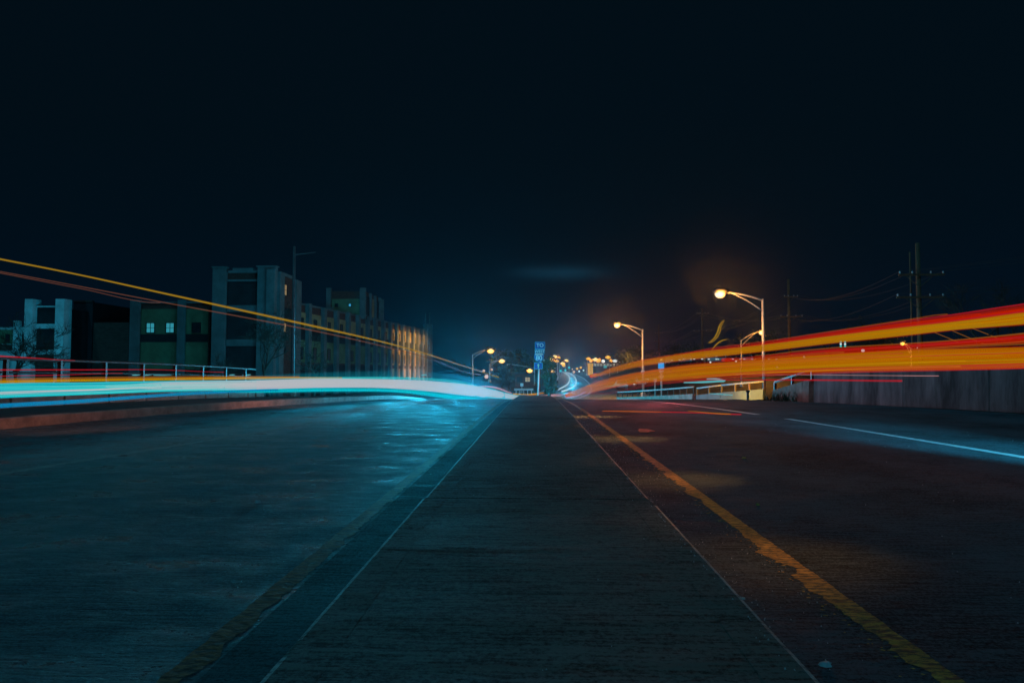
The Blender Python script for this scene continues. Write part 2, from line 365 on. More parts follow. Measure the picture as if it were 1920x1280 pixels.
# median: raised slab with kerb stones on both sides and a nose at the crest
def median():
    edge_highlight = asphalt('arris_highlight', (0.26, 0.27, 0.26), 0.5, .5, 0.9, 0.5)  # paler colour painting a thin highlight along the median edges
    def slab(prof, y0, y1, name, m, rough):
        ys = yr(y0, y1, 0.05 if y0 < 9 else 0.25); vv = []; ff = []; k = len(prof)
        for y in ys:
            sc = 1 - sst(MEDEND - 3, MEDEND, y) * 0.6
            for i, (x, z) in enumerate(prof):
                q = rough if 0 < i < k - 1 else 0
                vv.append((x * sc + q * noise.fractal(Vector((i * 3, y * 9, 7.7)), .8, 2.1, 4), y, zg(y) + z + q * noise.fractal(Vector((i * 5, y * 7, 1.3)), .8, 2.1, 4)))
        for a in range(len(ys) - 1):
            for b in range(k - 1): ff.append((a * k + b, a * k + b + 1, (a + 1) * k + b + 1, (a + 1) * k + b))
        ff.append(tuple(range(k))); ff.append(tuple((len(ys) - 1) * k + i for i in range(k))[::-1])
        me = bpy.data.meshes.new(name); me.from_pydata(vv, [], ff); me.materials.append(m); me.materials.append(edge_highlight)
        for a in range(len(ys) - 1):
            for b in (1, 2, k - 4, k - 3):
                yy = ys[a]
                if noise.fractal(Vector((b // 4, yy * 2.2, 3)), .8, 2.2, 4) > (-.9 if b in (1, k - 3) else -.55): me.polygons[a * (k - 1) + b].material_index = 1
        bm = bmesh.new(); bm.from_mesh(me); bmesh.ops.recalc_face_normals(bm, faces=bm.faces); bm.to_mesh(me); bm.free()
        o = bpy.data.objects.new(name, me); C.objects.link(o); o['kind'] = 'structure'
    joints = [-5, 0.2, 3.50, 9.8, 16.5, 24, 32, MEDEND]
    for i in range(len(joints) - 1):
        a, b = joints[i] + (0.075 if i == 2 else 0.012 if i else 0), joints[i + 1]
        h = 0.152 + (0.0, 0.010, 0.0, 0.004, 0, 0.004, 0)[i]
        g = .0022
        prof = [(MEDL, -.02), (MEDL + .003, h - .011), (MEDL + .009, h - .004), (MEDL + .021, h)]
        prof += [(MEDL + .125, h), (MEDL + .1262, h - .0015), (MEDL + .1275, h - .0015), (MEDL + .1285, h)]
        prof = prof + [(.01 - x, z) for x, z in prof[::-1]]
        prof = [(x + (MEDL + MEDR) / 2 * 0 + (0.01 if x > 0 else 0), z) for x, z in prof]
        slab(prof, a, b, 'median_slab', CONC, 0.0012)
median()

# painted lines
def ragged(name, xc, w, y0, y1, m, lr=0.0, rr=0.0, lift=0.001, step=0.02, seed=0):
    ys = yr(y0, y1, step); vv = []; ff = []; grow = 1
    for y in ys:
        c = xc(y) if callable(xc) else xc
        a = c - w / 2 + lr * (noise.fractal(Vector((seed, y * 4, 0)), 0.6, 2.3, 6) * (.5 + noise.noise(Vector((seed, y * .9, 4)))) ) ; b = c + w / 2 + rr * noise.fractal(Vector((seed + 9, y * 8, 0)), 0.7, 2.2, 4)
        a = min(a, b - 0.02)
        for i in range(4): vv.append((a + (b - a) * i / 3, y, zg(y) + lift))
    for j in range(len(ys) - 1):
        for i in range(3): ff.append((j * 4 + i, j * 4 + i + 1, (j + 1) * 4 + i + 1, (j + 1) * 4 + i))
    me = bpy.data.meshes.new(name); me.from_pydata(vv, [], ff); me.materials.append(m)
    o = bpy.data.objects.new(name, me); C.objects.link(o); o['kind'] = 'structure'
ragged('yellow_line', 1.075, 0.085, 0.6, 26, MAT['yellow'], 0.075, 0.006, seed=3, step=0.012)
ragged('yellow_line', -0.945, 0.08, 0.6, 26, MAT['yellow2'], 0.02, 0.03, seed=11)
def flakes():
    rnd = random.Random(77); b = MB()
    for i in range(420):
        y = 1.3 + 14 * rnd.random() ** 1.2; x = 1.04 - abs(rnd.gauss(0, .04)); q_ = .45 + y * .08; sx_, sy_ = rnd.uniform(.003, .02) * q_, rnd.uniform(.002, .010) * q_; n = 7; k = len(b.v)
        for q in range(n):
            a = q / n * 6.283; f = rnd.uniform(.3, 1.2); b.v.append((x + math.cos(a) * sx_ * f, y + math.sin(a) * sy_ * f, zg(y) + .0022))
        b.v.append((x, y, zg(y) + .004))
        for q in range(n): b.f.append((k + q, k + (q + 1) % n, k + n))
    o = b.build('yellow_line_flakes', MAT['flake']); o['kind'] = 'structure'
flakes()
LLX = lambda y: lin(y, [2, 6.5, 12.3, 21, 40], [4.8, 4.66, 4.47, 3.9, 3.3])
ragged('lane_and_light_line', LLX, 0.12, 1.5, 12.3, MAT['white'], 0.01, 0.01, seed=20, step=0.05)
ragged('lane_and_light_line', LLX, 0.14, 13.6, 30, MAT['white'], 0.01, 0.01, seed=22, step=0.05)
ragged('lane_and_light_line', lambda y: lin(y, [4, 6, 9, 14, 24], [-4.4, -4.15, -3.75, -3.2, -2.6]), 0.10, 4.2, 24, mat('light_edge_tint', (0.13, 0.13, 0.13), 0.55, 0.4, 0.5, 4, 0.5, 20), 0.10, 0.10, seed=31, step=0.05)  # pale strip painting the faint edge of light across the left road
ragged('edge_line', lambda y: RW0(y) - 0.9, 0.12, 26, 44, MAT['white'], 0.01, 0.01, seed=24, step=0.1)
for off in (-3.75, 3.3):
    ragged('edge_line', lambda y, o=off: FCX(y) + o, 0.16, 93, 330, MAT['white'], 0.0, 0.0, seed=26, step=1.0, lift=0.02)
ragged('yellow_line', lambda y: FCX(y) - 0.2, 0.22, 93, 330, MAT['yellow'], 0.0, 0.0, seed=27, step=1.0, lift=0.02)
# reflective road patch beside the yellow line
def flat_patch(name, m, pts, z=0.006):
    b = MB(); n = len(pts)
    b.v = [(x, y, zg(y) + z) for x, y in pts] + [(x, y, zg(y) + 0.001) for x, y in pts]
    b.f = [tuple(range(n))] + [(i, (i + 1) % n, n + (i + 1) % n, n + i) for i in range(n)]
    o = b.build(name, m); o['kind'] = 'structure'; return o
flat_patch('road_patch', MAT['yellow2'], [(1.42, 9.3), (1.52, 9.25), (1.66, 9.5), (1.62, 9.85), (1.50, 9.9), (1.44, 9.6)])

# left kerb and sidewalk
def kerb_left():
    ys = yr(-4, 44, 0.5); vv = []; ff = []
    prof = [(0, -0.02), (0.015, 0.14), (-0.02, 0.155), (-0.17, 0.155), (-0.18, 0.02)]
    for y in ys:
        for i, (x, z) in enumerate(prof):
            vv.append((kerbx(y) + x + 0.012 * noise.noise(Vector((y * 2, i, 0))), y, zg(y) + z + 0.012 * noise.noise(Vector((y * 3, 5, i)))))
    k = len(prof)
    for a in range(len(ys) - 1):
        if abs((ys[a] % 3.5)) < 0.01: pass
        for b in range(k - 1): ff.append((a * k + b, a * k + b + 1, (a + 1) * k + b + 1, (a + 1) * k + b))
    me = bpy.data.meshes.new('kerb'); me.from_pydata(vv, [], ff); me.materials.append(MAT['kerb'])
    o = bpy.data.objects.new('kerb', me); C.objects.link(o); o['kind'] = 'structure'
kerb_left()
PX = lambda y: lin(y, [0, 13, 20, 22.5, 44], [-10.6, -10.35, -9.9, -9.8, -9.8])
sheet('sidewalk', lambda y: PX(y) - 0.3 if y < 24 else -14, lambda y: kerbx(y) - 0.175, yr(-4, 44, 0.5), MAT['walk'], 0.12)

# ------------------------------------------------------------------ left parapet with railing
def left_parapet():
    th = empty('bridge_parapet', (PX(12), 12, zg(12)), 'brown concrete parapet with a two-bar metal railing along the left sidewalk', 'parapet')
    y = -1.0
    k = 0
    while y < 23.6:
        y2 = y + 1.42
        b = MB(); x0, x1 = PX(y + .03), PX(y2 - .03)
        za, zb = zg(y) + 0.10, zg(y2) + 0.10
        h = 0.50
        b.hexa([(x0 - .22, y + .03, za - .1), (x0, y + .03, za - .1), (x1, y2 - .03, zb - .1), (x1 - .22, y2 - .03, zb - .1),
                (x0 - .20, y + .03, za + h), (x0 - .02, y + .03, za + h), (x1 - .02, y2 - .03, zb + h), (x1 - .20, y2 - .03, zb + h)])
        b.build('wall_panel', MAT['parapet'], th)
        b = MB(); b.box(PX(y) - .17, PX(y) - .09, y - .035, y + .035, za + .3, za + 0.98)
        b.box(PX(y) - .2, PX(y) - .06, y - .06, y + .06, za + h, za + h + .03)
        b.build('railing_post', MAT['rail'], th)
        y = y2; k += 1
    for zz, rr in ((0.99, 0.032), (0.72, 0.022)):
        b = MB(); ys = yr(-1.0, 24, 0.7)
        b.tube([(PX(q) - .13, q, zg(q) + 0.10 + zz) for q in ys], rr, 8)
        b.build('handrail', MAT['rail'], th, True)
    b = MB(); b.box(PX(24) - .25, PX(24) + .03, 23.75, 24.1, zg(24), zg(24) + 0.75); b.build('end_post', MAT['parapet'], th)
left_parapet()

# lower balustrade block row beyond the parapet
# ------------------------------------------------------------------ right walls and barriers
def wall_line(pts, name, m, label, cat, thick=0.3, panel=3.0, cope=True, rail=None):
    """pts: (x, y, height)"""
    th = empty(name, (pts[0][0], pts[0][1], zg(pts[0][1])), label, cat)
    for i in range(len(pts) - 1):
        (xa, ya, ha), (xb, yb, hb) = pts[i], pts[i + 1]
        d = Vector((xb - xa, yb - ya, 0)); Ln = d.length; u = d / Ln; nn = Vector((-u.y, u.x, 0))
        if nn.x < 0: nn = -nn
        n = max(1, round(Ln / panel))
        for k in range(n):
            t0, t1 = k / n + 0.012 / Ln, (k + 1) / n - 0.012 / Ln
            P = lambda t, off, z: (xa + d.x * t + nn.x * off, ya + d.y * t + nn.y * off, z)
            h0, h1 = ha + (hb - ha) * t0, ha + (hb - ha) * t1
            z0, z1 = zg(ya + d.y * t0), zg(ya + d.y * t1)
            b = MB()
            b.hexa([P(t0, 0, z0 - .1), P(t1, 0, z1 - .1), P(t1, thick, z1 - .1), P(t0, thick, z0 - .1), P(t0, .04, z0 + h0), P(t1, .04, z1 + h1), P(t1, thick - .04, z1 + h1), P(t0, thick - .04, z0 + h0)])
            b.build('wall_panel', m, th)
        if rail:
            q = MB(); ntp = max(2, round(Ln / 1.2))
            rp_ = []
            for k in range(ntp + 1):
                t = k / ntp; h = ha + (hb - ha) * t; z = zg(ya + d.y * t)
                c = (xa + d.x * t + nn.x * thick / 2, ya + d.y * t + nn.y * thick / 2)
                pb = MB(); pb.box(c[0] - .04, c[0] + .04, c[1] - .04, c[1] + .04, z + h - .05, z + h + rail); pb.build('railing_post', MAT['rail'], th)
                rp_.append((c[0], c[1], z + h + rail))
            q.tube(rp_, 0.05, 8); q.build('handrail', MAT['galv'], th, True)
    return th
wall_line([(11.4, 6.0, 1.0), (10.6, 13.0, 1.0), (9.5, 18.0, 0.98), (8.75, 21.8, 0.9)], 'retaining_wall', MAT['wall'],
          'long stained grey concrete wall along the right edge of the road', 'wall', 0.3, 3.4)
wall_line([(8.72, 22.1, 0.72), (8.55, 25.0, 0.36)], 'parapet_wall', MAT['parapet'],
          'short sloping brown parapet with railing at the end of the stained wall', 'parapet', 0.28, 0.5, rail=0.30)
wall_line([(9.7, 42.5, 0.45), (8.8, 48, 0.45), (6.9, 58, 0.40)], 'concrete_barrier', MAT['parapet'],
          'low concrete barrier with posts and one handrail beyond the tall lamp post', 'barrier', 0.25, 1.6, rail=0.42)
q1, q2, q3 = at(1304, 740, 42), at(1350, 740, 40), at(1430, 740, 37)
wall_line([(q3.x, 37, 0.60), (q2.x, 40, 0.48), (q1.x, 42, 0.36)], 'ramp_wall', MAT['pale'],
          'pale low wall brightly lit in yellow beside the ramp on the right', 'wall', 0.25, 1.2, rail=0.42)
qb = at(1402, 740, 36.2); gb = zg(36.2)
th = empty('bollard_lamp', (qb.x, 36.2, gb), 'short dark lit bollard in front of the yellow-lit ramp wall', 'bollard lamp')
b = MB(); b.tube([(qb.x, 36.2, gb), (qb.x, 36.2, gb + .42)], [.07, .06], 10); b.build('post', MAT['darkmetal'], th)
b = MB(); b.tube([(qb.x, 36.2, gb + .42), (qb.x, 36.2, gb + .46), (qb.x, 36.2, gb + .52)], [.09, .12, .05], 10); b.build('cap', MAT['darkmetal'], th)
lamp_light('bollard_light', 'SPOT', (qb.x, 36.4, gb + .5), 900, (1.0, 0.50, 0.03), (qb.x + .1, 38.4, gb + .3), 150, 1.0, 0.08)
sheet('ramp', lambda y: SRC(y) - 3.4, lambda y: SRC(y) + 3.0, yr(25, 84, 2), MAT['walk'], 0.01)

# ------------------------------------------------------------------ light trails
def trail_pts(tab, D, step=18):
    xs = [t[0] for t in tab]; out = []
    x = xs[0]
    n = max(6, int(abs(xs[-1] - xs[0]) / step))
    for i in range(n + 1):
        x = xs[0] + (xs[-1] - xs[0]) * i / n
        yt = smooth_interp(x, xs, [t[1] for t in tab]); yb = smooth_interp(x, xs, [t[2] for t in tab])
        out.append((x, yt, yb))
    return out
def strand(name, tab, D, m, parent, wide=0.10, off=0.0, step=18, sides=14):
    if tab[0][0] > tab[-1][0]: tab = tab[::-1]
    P = []; ra = []; rb = []
    for x, yt, yb in trail_pts(tab, D, step):
        d = D(x) + off; c = at(x, (yt + yb) / 2, d); P.append(c); h = max(0.004, (yb - yt) / 2 * d / 1280); rb.append(h); ra.append(max(wide, h * 0.5) if wide else h)
    # put extra cross-axis along the horizontal: tube() gives a = t x up (horizontal), b = vertical
    b = MB(); b.tube(P, ra, sides, True, rb); o = b.build(name, m, parent, True); o.visible_shadow = False; return o   # light casts no shadow
def bundle(tab, D, mats, n, seed, par, thin=(.02, .07), lo=.04, hi=.96, off=-.12):
    rnd = random.Random(seed); xs = [t[0] for t in tab]
    for i in range(n):
        f = lo + (hi - lo) * (i + rnd.random()) / n; w = rnd.uniform(*thin); ph = rnd.uniform(0, 6); am = rnd.uniform(.01, .04)
        a = rnd.uniform(0, .35) if rnd.random() < .5 else 0; b_ = rnd.uniform(.65, 1) if rnd.random() < .4 else 1
        x0 = xs[0] + (xs[-1] - xs[0]) * a; x1 = xs[0] + (xs[-1] - xs[0]) * b_; tt = []
        for k in range(9):
            x = x0 + (x1 - x0) * k / 8; yt = smooth_interp(x, xs, [t[1] for t in tab]); yb = smooth_interp(x, xs, [t[2] for t in tab])
            c = yt + (yb - yt) * (f + am * math.sin(ph + k * .9)); hw = max(.25, (yb - yt) * w * (1 if 0 < k < 8 else .3)); tt.append((x, c - hw, c + hw))
        strand('streak', tt, D, mats[rnd.randrange(len(mats))], par, .01, off - .004 * i, 24, 6)
DL = lambda x: smooth_interp(x, [-60, 0, 150, 300, 450, 600, 700, 800, 900, 950, 985], [5.3, 5.7, 6.9, 8.4, 10.8, 14.5, 18.5, 25, 42, 62, 80])
DR = lambda x: min(78, 3.2 * 1280 / max(40, (x - 1002)))
TM = dict(
    cyan=trail_mat('trail_cyan', (0.0, 0.40, 0.50), 0.75),
    cyan2=trail_mat('trail_pale_cyan', (0.10, 0.54, 0.53), 0.55, 0.6),
    white=trail_mat('trail_white', (0.55, 0.49, 0.51), 0.96, 0.22),
    blue=trail_mat('trail_blue', (0.0, 0.22, 0.46), 0.8, 0.4),
    glow=trail_mat('trail_soft_cyan', (0.0, 0.34, 0.46), 0.30, 1.1),
    amber=trail_mat('trail_amber', (0.50, 0.24, 0.0), 0.8, 0.4),
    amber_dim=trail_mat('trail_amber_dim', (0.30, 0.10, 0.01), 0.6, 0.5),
    gold=trail_mat('trail_gold', (0.36, 0.20, 0.01), 0.75, 0.4),
    brown=trail_mat('trail_brown', (0.20, 0.07, 0.04), 0.5, 0.6),
    red=trail_mat('trail_red', (0.50, 0.012, 0.0), 0.7, 0.9),
    redthin=trail_mat('trail_thin_red', (0.42, 0.01, 0.02), 0.75, 0.4),
    orange=trail_mat('trail_orange', (0.45, 0.165, 0.0), 0.72, 0.45),
    y1=trail_mat('trail_yellow_orange', (0.62, 0.27, 0.0), 0.45, 0.6),
    o3=trail_mat('trail_deep_orange', (0.42, 0.09, 0.0), 0.45, 0.6),
    o4=trail_mat('trail_burnt_orange', (0.30, 0.11, 0.0), 0.5, 0.6),
    g1=trail_mat('trail_olive_gold', (0.34, 0.21, 0.005), 0.4, 0.6),
    c3=trail_mat('trail_deep_cyan', (0.0, 0.28, 0.40), 0.5, 0.6),
    c4=trail_mat('trail_bright_cyan', (0.02, 0.62, 0.62), 0.5, 0.6),
    orange2=trail_mat('trail_bright_orange', (0.52, 0.18, 0.0), 0.6, 0.5),
    pink=trail_mat('trail_pink', (0.50, 0.22, 0.22), 0.6, 0.5),
)
t = empty('light_trail', at(300, 728, DL(300)), 'thick cyan to white band of oncoming headlight streaks low over the left road', 'light trail')
CB = [(-60, 719, 752), (0, 718, 747), (150, 716, 741), (300, 713.5, 735), (480, 712, 731), (600, 709, 728), (720, 710, 728), (800, 713, 734), (860, 718, 741), (900, 724, 745), (950, 736, 748), (982, 743, 748)]
strand('fringe', [(330, 709, 742), (480, 703, 740), (600, 697, 738), (720, 694, 740), (800, 696, 748), (880, 707, 756), (940, 725, 755), (984, 741, 752)], DL, TM['glow'], t, 0.16, 1.2)
strand('fringe', [(480, 708, 736), (600, 704, 733), (720, 703, 734), (800, 706, 741), (880, 716, 751), (940, 730, 752), (984, 742, 751)], DL, TM['glow'], t, 0.14, 1.0)
strand('streak', CB, DL, TM['cyan'], t, 0.10, 0.30)
WB = [(210, 722, 726), (300, 716, 731), (400, 713.5, 731), (480, 712.5, 730), (600, 709.5, 727), (720, 710.5, 727.5), (800, 713.5, 733), (860, 718.5, 740), (900, 724.5, 744), (950, 736.5, 747.5), (980, 743.3, 747.8)]
strand('streak', WB, DL, TM['white'], t, 0.10, 0.05)
for a in ([(-60, 735, 741.5), (0, 734, 739), (150, 729.5, 733.5), (300, 724, 728)], [(-60, 727, 729.5), (0, 726.5, 728.5), (150, 723, 725), (300, 719, 722)],
          [(-60, 730.5, 731.5), (0, 730, 731.2), (150, 726.5, 727.5), (300, 722, 724)], [(150, 735, 737.5), (300, 728, 731), (420, 724, 728)]):
    strand('streak', a, DL, TM['cyan2'] if a[0][2] - a[0][1] < 4 else TM['white'], t, 0.02, -0.12)
bundle([c for c in CB if c[0] < 500], DL, [TM['c3'], TM['c4'], TM['c4'], TM['cyan2']], 16, 3, t)
bundle([(400, 712, 733), (520, 709.5, 732), (640, 708, 731), (760, 709, 733), (860, 716, 743), (930, 731, 749)], DL, [TM['c4'], TM['cyan2'], TM['white']], 4, 5, t, (.02, .05), -.06, .06, .0)
bundle([(400, 712, 733), (520, 709.5, 732), (640, 708, 731), (760, 709, 733), (860, 716, 745), (930, 731, 750)], DL, [TM['c3'], TM['c4'], TM['cyan']], 8, 6, t, (.03, .07), .92, 1.12, .0)
t = empty('light_trail', at(60, 755, 5.4), 'thin blue streak just under the thick cyan band, lowest of the left streaks', 'light trail')
strand('streak', [(-60, 760, 771), (0, 756, 765), (150, 748, 756), (300, 738, 744), (400, 733, 738), (520, 728.5, 733)], lambda x: DL(x) - 0.3, TM['blue'], t, 0.02)
t = empty('light_trail', at(60, 714, 5.8), 'amber streak lying along the top edge of the thick cyan band', 'light trail')
strand('streak', [(-60, 715, 721), (0, 713, 718.5), (200, 710, 714.5), (400, 707, 712), (560, 706.5, 709.5), (640, 707, 709)], lambda x: DL(x) - .05, TM['amber'], t, 0.02)
strand('streak', [(-60, 710, 717), (0, 708.5, 715), (200, 706, 711), (400, 704.5, 708.5), (560, 705, 708)], lambda x: DL(x) + .1, TM['amber_dim'], t, 0.02)
t = empty('light_trail', at(300, 551, DL(300)), 'long thin gold streak falling from the upper left edge across the factory', 'light trail')
strand('streak', [(-60, 473, 476.5), (0, 484, 487.5), (150, 514, 517), (300, 546.5, 550), (450, 579, 583), (600, 612, 616), (720, 640, 643), (800, 662, 665), (860, 682, 684), (905, 696, 698), (935, 706, 708)], DL, TM['gold'], t, 0.006)
t = empty('light_trail', at(300, 565, DL(300)), 'faint twin brown-red streaks running just below the long gold streak', 'light trail')
strand('streak', [(-60, 497, 498.6), (0, 508, 509.8), (150, 536, 537.8), (300, 564.5, 566.5), (450, 592, 594.5), (600, 621, 623.5), (720, 648, 650.5), (800, 669, 671), (900, 701, 703)], DL, TM['brown'], t, 0.004, 0.1)
strand('streak', [(-60, 500, 501.2), (0, 511, 512.4), (150, 540, 541.3), (300, 567, 568.3)], DL, TM['brown'], t, 0.004, 0.1)
DW = lambda x: 0.8 * 12 * 1280 / 1.0 / max(200, (1002 - x)) if False else lin(x, [0, 300, 480, 560], [9.5, 13.5, 17.5, 20])
t = empty('light_trail', at(60, 693, 9.5), 'pair of thin red streaks in front of the left railing', 'light trail')
strand('streak', [(-60, 692.5, 695), (0, 692, 694.6), (150, 692, 694.2), (300, 692.5, 693.8), (420, 697, 698)], DW, TM['redthin'], t, 0.01)
strand('streak', [(-60, 706, 708), (0, 704, 706), (120, 702, 703.5), (230, 699, 700)], DW, TM['redthin'], t, 0.01)
t = empty('light_trail', at(40, 668, 10), 'short red-orange streak glinting along the top of the left railing', 'light trail')
strand('streak', [(-60, 662, 665), (0, 666, 669), (70, 670.5, 672.5), (140, 675, 676)], DW, TM['redthin'], t, 0.01)

# right: tail lamps
t = empty('light_trail', at(1600, 672, DR(1600)), 'broad lower orange band of tail-lamp streaks sweeping up to the right edge', 'light trail')
LB = [(1062, 738.5, 742.5), (1080, 731, 741), (1110, 719, 735.5), (1150, 707, 726), (1200, 697, 719), (1300, 683, 710), (1400, 676.5, 702), (1500, 668, 697), (1600, 662, 693.5), (1700, 657, 691), (1800, 653.5, 689), (1920, 650.5, 686), (1990, 648, 684)]
strand('streak', LB, DR, TM['orange'], t, 0.10, 0.0)
strand('streak', [(x, a - (3 if x > 1200 else 1.5), b + (5 if x > 1300 else 2.5)) for x, a, b in LB], DR, TM['red'], t, 0.14, 0.25)
bundle(LB, DR, [TM['y1'], TM['o3'], TM['o4'], TM['o4'], TM['g1'], TM['redthin']], 26, 8, t, (.01, .06))
bundle([(x, b - 1, b + 5) for x, a, b in LB if x > 1080], DR, [TM['redthin'], TM['o3'], TM['red']], 5, 9, t, (.05, .12))
strand('streak', [(1440, 697, 699), (1600, 691.5, 695.5), (1700, 690, 693.5), (1800, 688.5, 691.5), (1920, 685, 688.5), (1990, 683, 686.5)], DR, TM['orange2'], t, 0.02, -0.06)
strand('streak', [(1100, 722, 725), (1200, 704, 706.5), (1300, 690, 692.5), (1450, 680, 682), (1600, 672, 673.5)], DR, TM['orange2'], t, 0.02, -0.14)
t = empty('light_trail', at(1600, 623, DR(1600)), 'upper golden orange band rising to the right edge above the broad orange one', 'light trail')
UB = [(1108, 702.5, 706), (1150, 688, 697), (1200, 675.5, 686.5), (1300, 660.5, 673), (1440, 645, 657.5), (1560, 629.5, 643), (1700, 613, 628.5), (1800, 602, 617), (1920, 587, 608), (1990, 579, 601)]
strand('streak', UB, DR, TM['orange'], t, 0.05, 0.05)
strand('streak', [(x, a - lin(x, [1200, 1500, 1920], [1, 6, 16]), b + 2) for x, a, b in UB], DR, TM['red'], t, 0.08, 0.3)
bundle(UB, DR, [TM['g1'], TM['g1'], TM['y1'], TM['o4']], 12, 12, t)
bundle([(x, a - lin(x, [1200, 1500, 1920], [2, 8, 20]), a + 1) for x, a, b in UB if x > 1180], DR, [TM['redthin'], TM['red'], TM['o3']], 7, 13, t, (.03, .10), .0, 1.0, .1)
t = empty('light_trail', at(1600, 655, DR(1600)), 'dark red streak with a thin orange core between the two orange bands', 'light trail')
strand('streak', [(1360, 671, 678), (1440, 664, 677), (1560, 652, 667), (1700, 643, 658), (1800, 636, 651), (1920, 625, 645), (1990, 618, 640)], DR, TM['red'], t, 0.08, 0.5)
strand('streak', [(1380, 673.5, 676), (1440, 668.5, 672), (1500, 664, 667.5), (1580, 659, 661.5)], DR, TM['amber_dim'], t, 0.02, 0.4)
bundle([(1360, 671, 678), (1440, 664, 677), (1560, 652, 667), (1700, 643, 658), (1800, 636, 651), (1920, 625, 645), (1990, 618, 640)], DR, [TM['redthin'], TM['red'], TM['amber_dim']], 7, 14, t, (.03, .08), 0, 1.1, .35)
t = empty('light_trail', at(1560, 713, 19), 'thin bright red streak below the orange bands in front of the stained wall', 'light trail')
DRW = lambda x: lin(x, [1300, 1500, 1700], [14, 9, 6.5])
strand('streak', [(1290, 711, 712), (1380, 711.2, 713), (1460, 710.5, 713.5), (1560, 711, 714), (1690, 712, 715.5)], DRW, TM['redthin'], t, 0.01)
t = empty('light_trail', at(1500, 702, 12), 'hair-thin pinkish streak between the broad orange band and the bright red streak', 'light trail')
strand('streak', [(1380, 701.5, 702.3), (1480, 701.8, 703), (1600, 702.5, 704), (1760, 704, 704.9)], DRW, TM['pink'], t, 0.006)
t = empty('light_trail', (3.1, 12.5, .05), 'low red and orange streak skimming the asphalt beside the broken white line', 'light trail')
strand('streak', [(1130, 769.8, 771), (1200, 770.5, 772.2), (1300, 772.6, 774.2), (1390, 775.5, 777.6)], lambda x: lin(x, [1130, 1390], [12.6, 11.8]), TM['redthin'], t, 0.02)
strand('streak', [(1130, 769.9, 770.6), (1180, 770.4, 771.6), (1240, 771.4, 772.2)], lambda x: lin(x, [1130, 1390], [12.5, 11.7]), TM['orange2'], t, 0.02)
strand('streak', [(1290, 770, 771), (1330, 773, 774.4), (1370, 775, 777)], lambda x: lin(x, [1130, 1390], [12.5, 11.7]), TM['orange2'], t, 0.02)
# far bend
def far_strand(off, z, r, m, par, y0=84, y1=330):
    ys = yr(y0, y1, 5); b = MB(); b.tube([(FCX(y) + off, y, zg(y) + z) for y in ys], [r * (0.8 + y / 130) for y in ys], 8)
    return b.build('streak', m, par, True)
t = empty('light_trail', (FCX(120), 120, zg(120)), 'two thin white headlight streaks following the far bend of the road', 'light trail')
WT = trail_mat('trail_far_white', (0.50, 0.62, 0.64), 0.9, 0.2)
far_strand(-0.7, 0.62, 0.07, WT, t); far_strand(0.7, 0.62, 0.07, WT, t)
def cross_strand(name, tab, D, m, par, off=0): return strand(name, tab, (lambda x: D), m, par, 0.03, off, 8, 8)
t = empty('light_trail', at(1020, 741, 70), 'tangled pink, amber and white streaks crossing the junction behind the median', 'light trail')
for tab, m in (([(952, 747, 748.2), (1000, 744, 746.2), (1052, 741, 742.4)], 'pink'), ([(962, 737, 739.5), (985, 738.5, 740), (1012, 736.5, 738.6)], 'amber'),
               ([(968, 743.5, 745), (996, 739, 742), (1020, 735, 737.5)], 'orange2'), ([(1010, 741, 743.5), (1040, 738.5, 741), (1062, 739, 740)], 'pink'),
               ([(900, 723, 725.5), (925, 724, 727), (945, 730, 733), (960, 736, 738)], 'pink')):
    cross_strand('streak', tab, 68, TM[m], t)
t = empty('light_trail', at(1100, 743, 66), 'thin curving white and violet streaks at the turn right of the median nose', 'light trail')
VI = trail_mat('trail_violet', (0.36, 0.26, 0.42), 0.6, 0.4)
for tab in ([(1040, 749, 750.2), (1075, 748.3, 749.3), (1090, 744, 745), (1105, 737, 738), (1115, 729, 730)], [(1062, 744, 746), (1085, 740, 742), (1100, 733, 735)],
            [(1030, 747.5, 749), (1060, 749.2, 750.2), (1120, 748.6, 749.4), (1200, 747.4, 748.2)]):
    cross_strand('streak', tab, 42, VI, t)
t = empty('light_trail', at(1330, 712, 50), 'short cyan headlight smear low behind the right barrier', 'light trail')
CS = trail_mat('trail_pale_blue', (0.10, 0.42, 0.46), 0.8, 0.3)
for tab in ([(1282, 716, 718), (1320, 714, 718), (1358, 713, 716)], [(1325, 709, 712), (1345, 708.5, 713), (1360, 712, 715)]): cross_strand('streak', tab, 52, CS, t)
t = empty('light_trail', at(1160, 722, 60), 'small pale blue smear of light just left of the short lamp post by the barrier', 'light trail')
for tab in ([(1138, 724, 725.4), (1155, 722, 724), (1178, 721.5, 723)], [(1150, 720, 721.4), (1176, 720.8, 722.2)]): cross_strand('streak', tab, 60, CS, t)
t = empty('light_trail', at(1360, 739, 33), 'thin pale streak lying across the yellow-lit ramp', 'light trail')
cross_strand('streak', [(1330, 737, 738), (1350, 738, 739.6), (1374, 739.5, 741)], 36, CS, t)
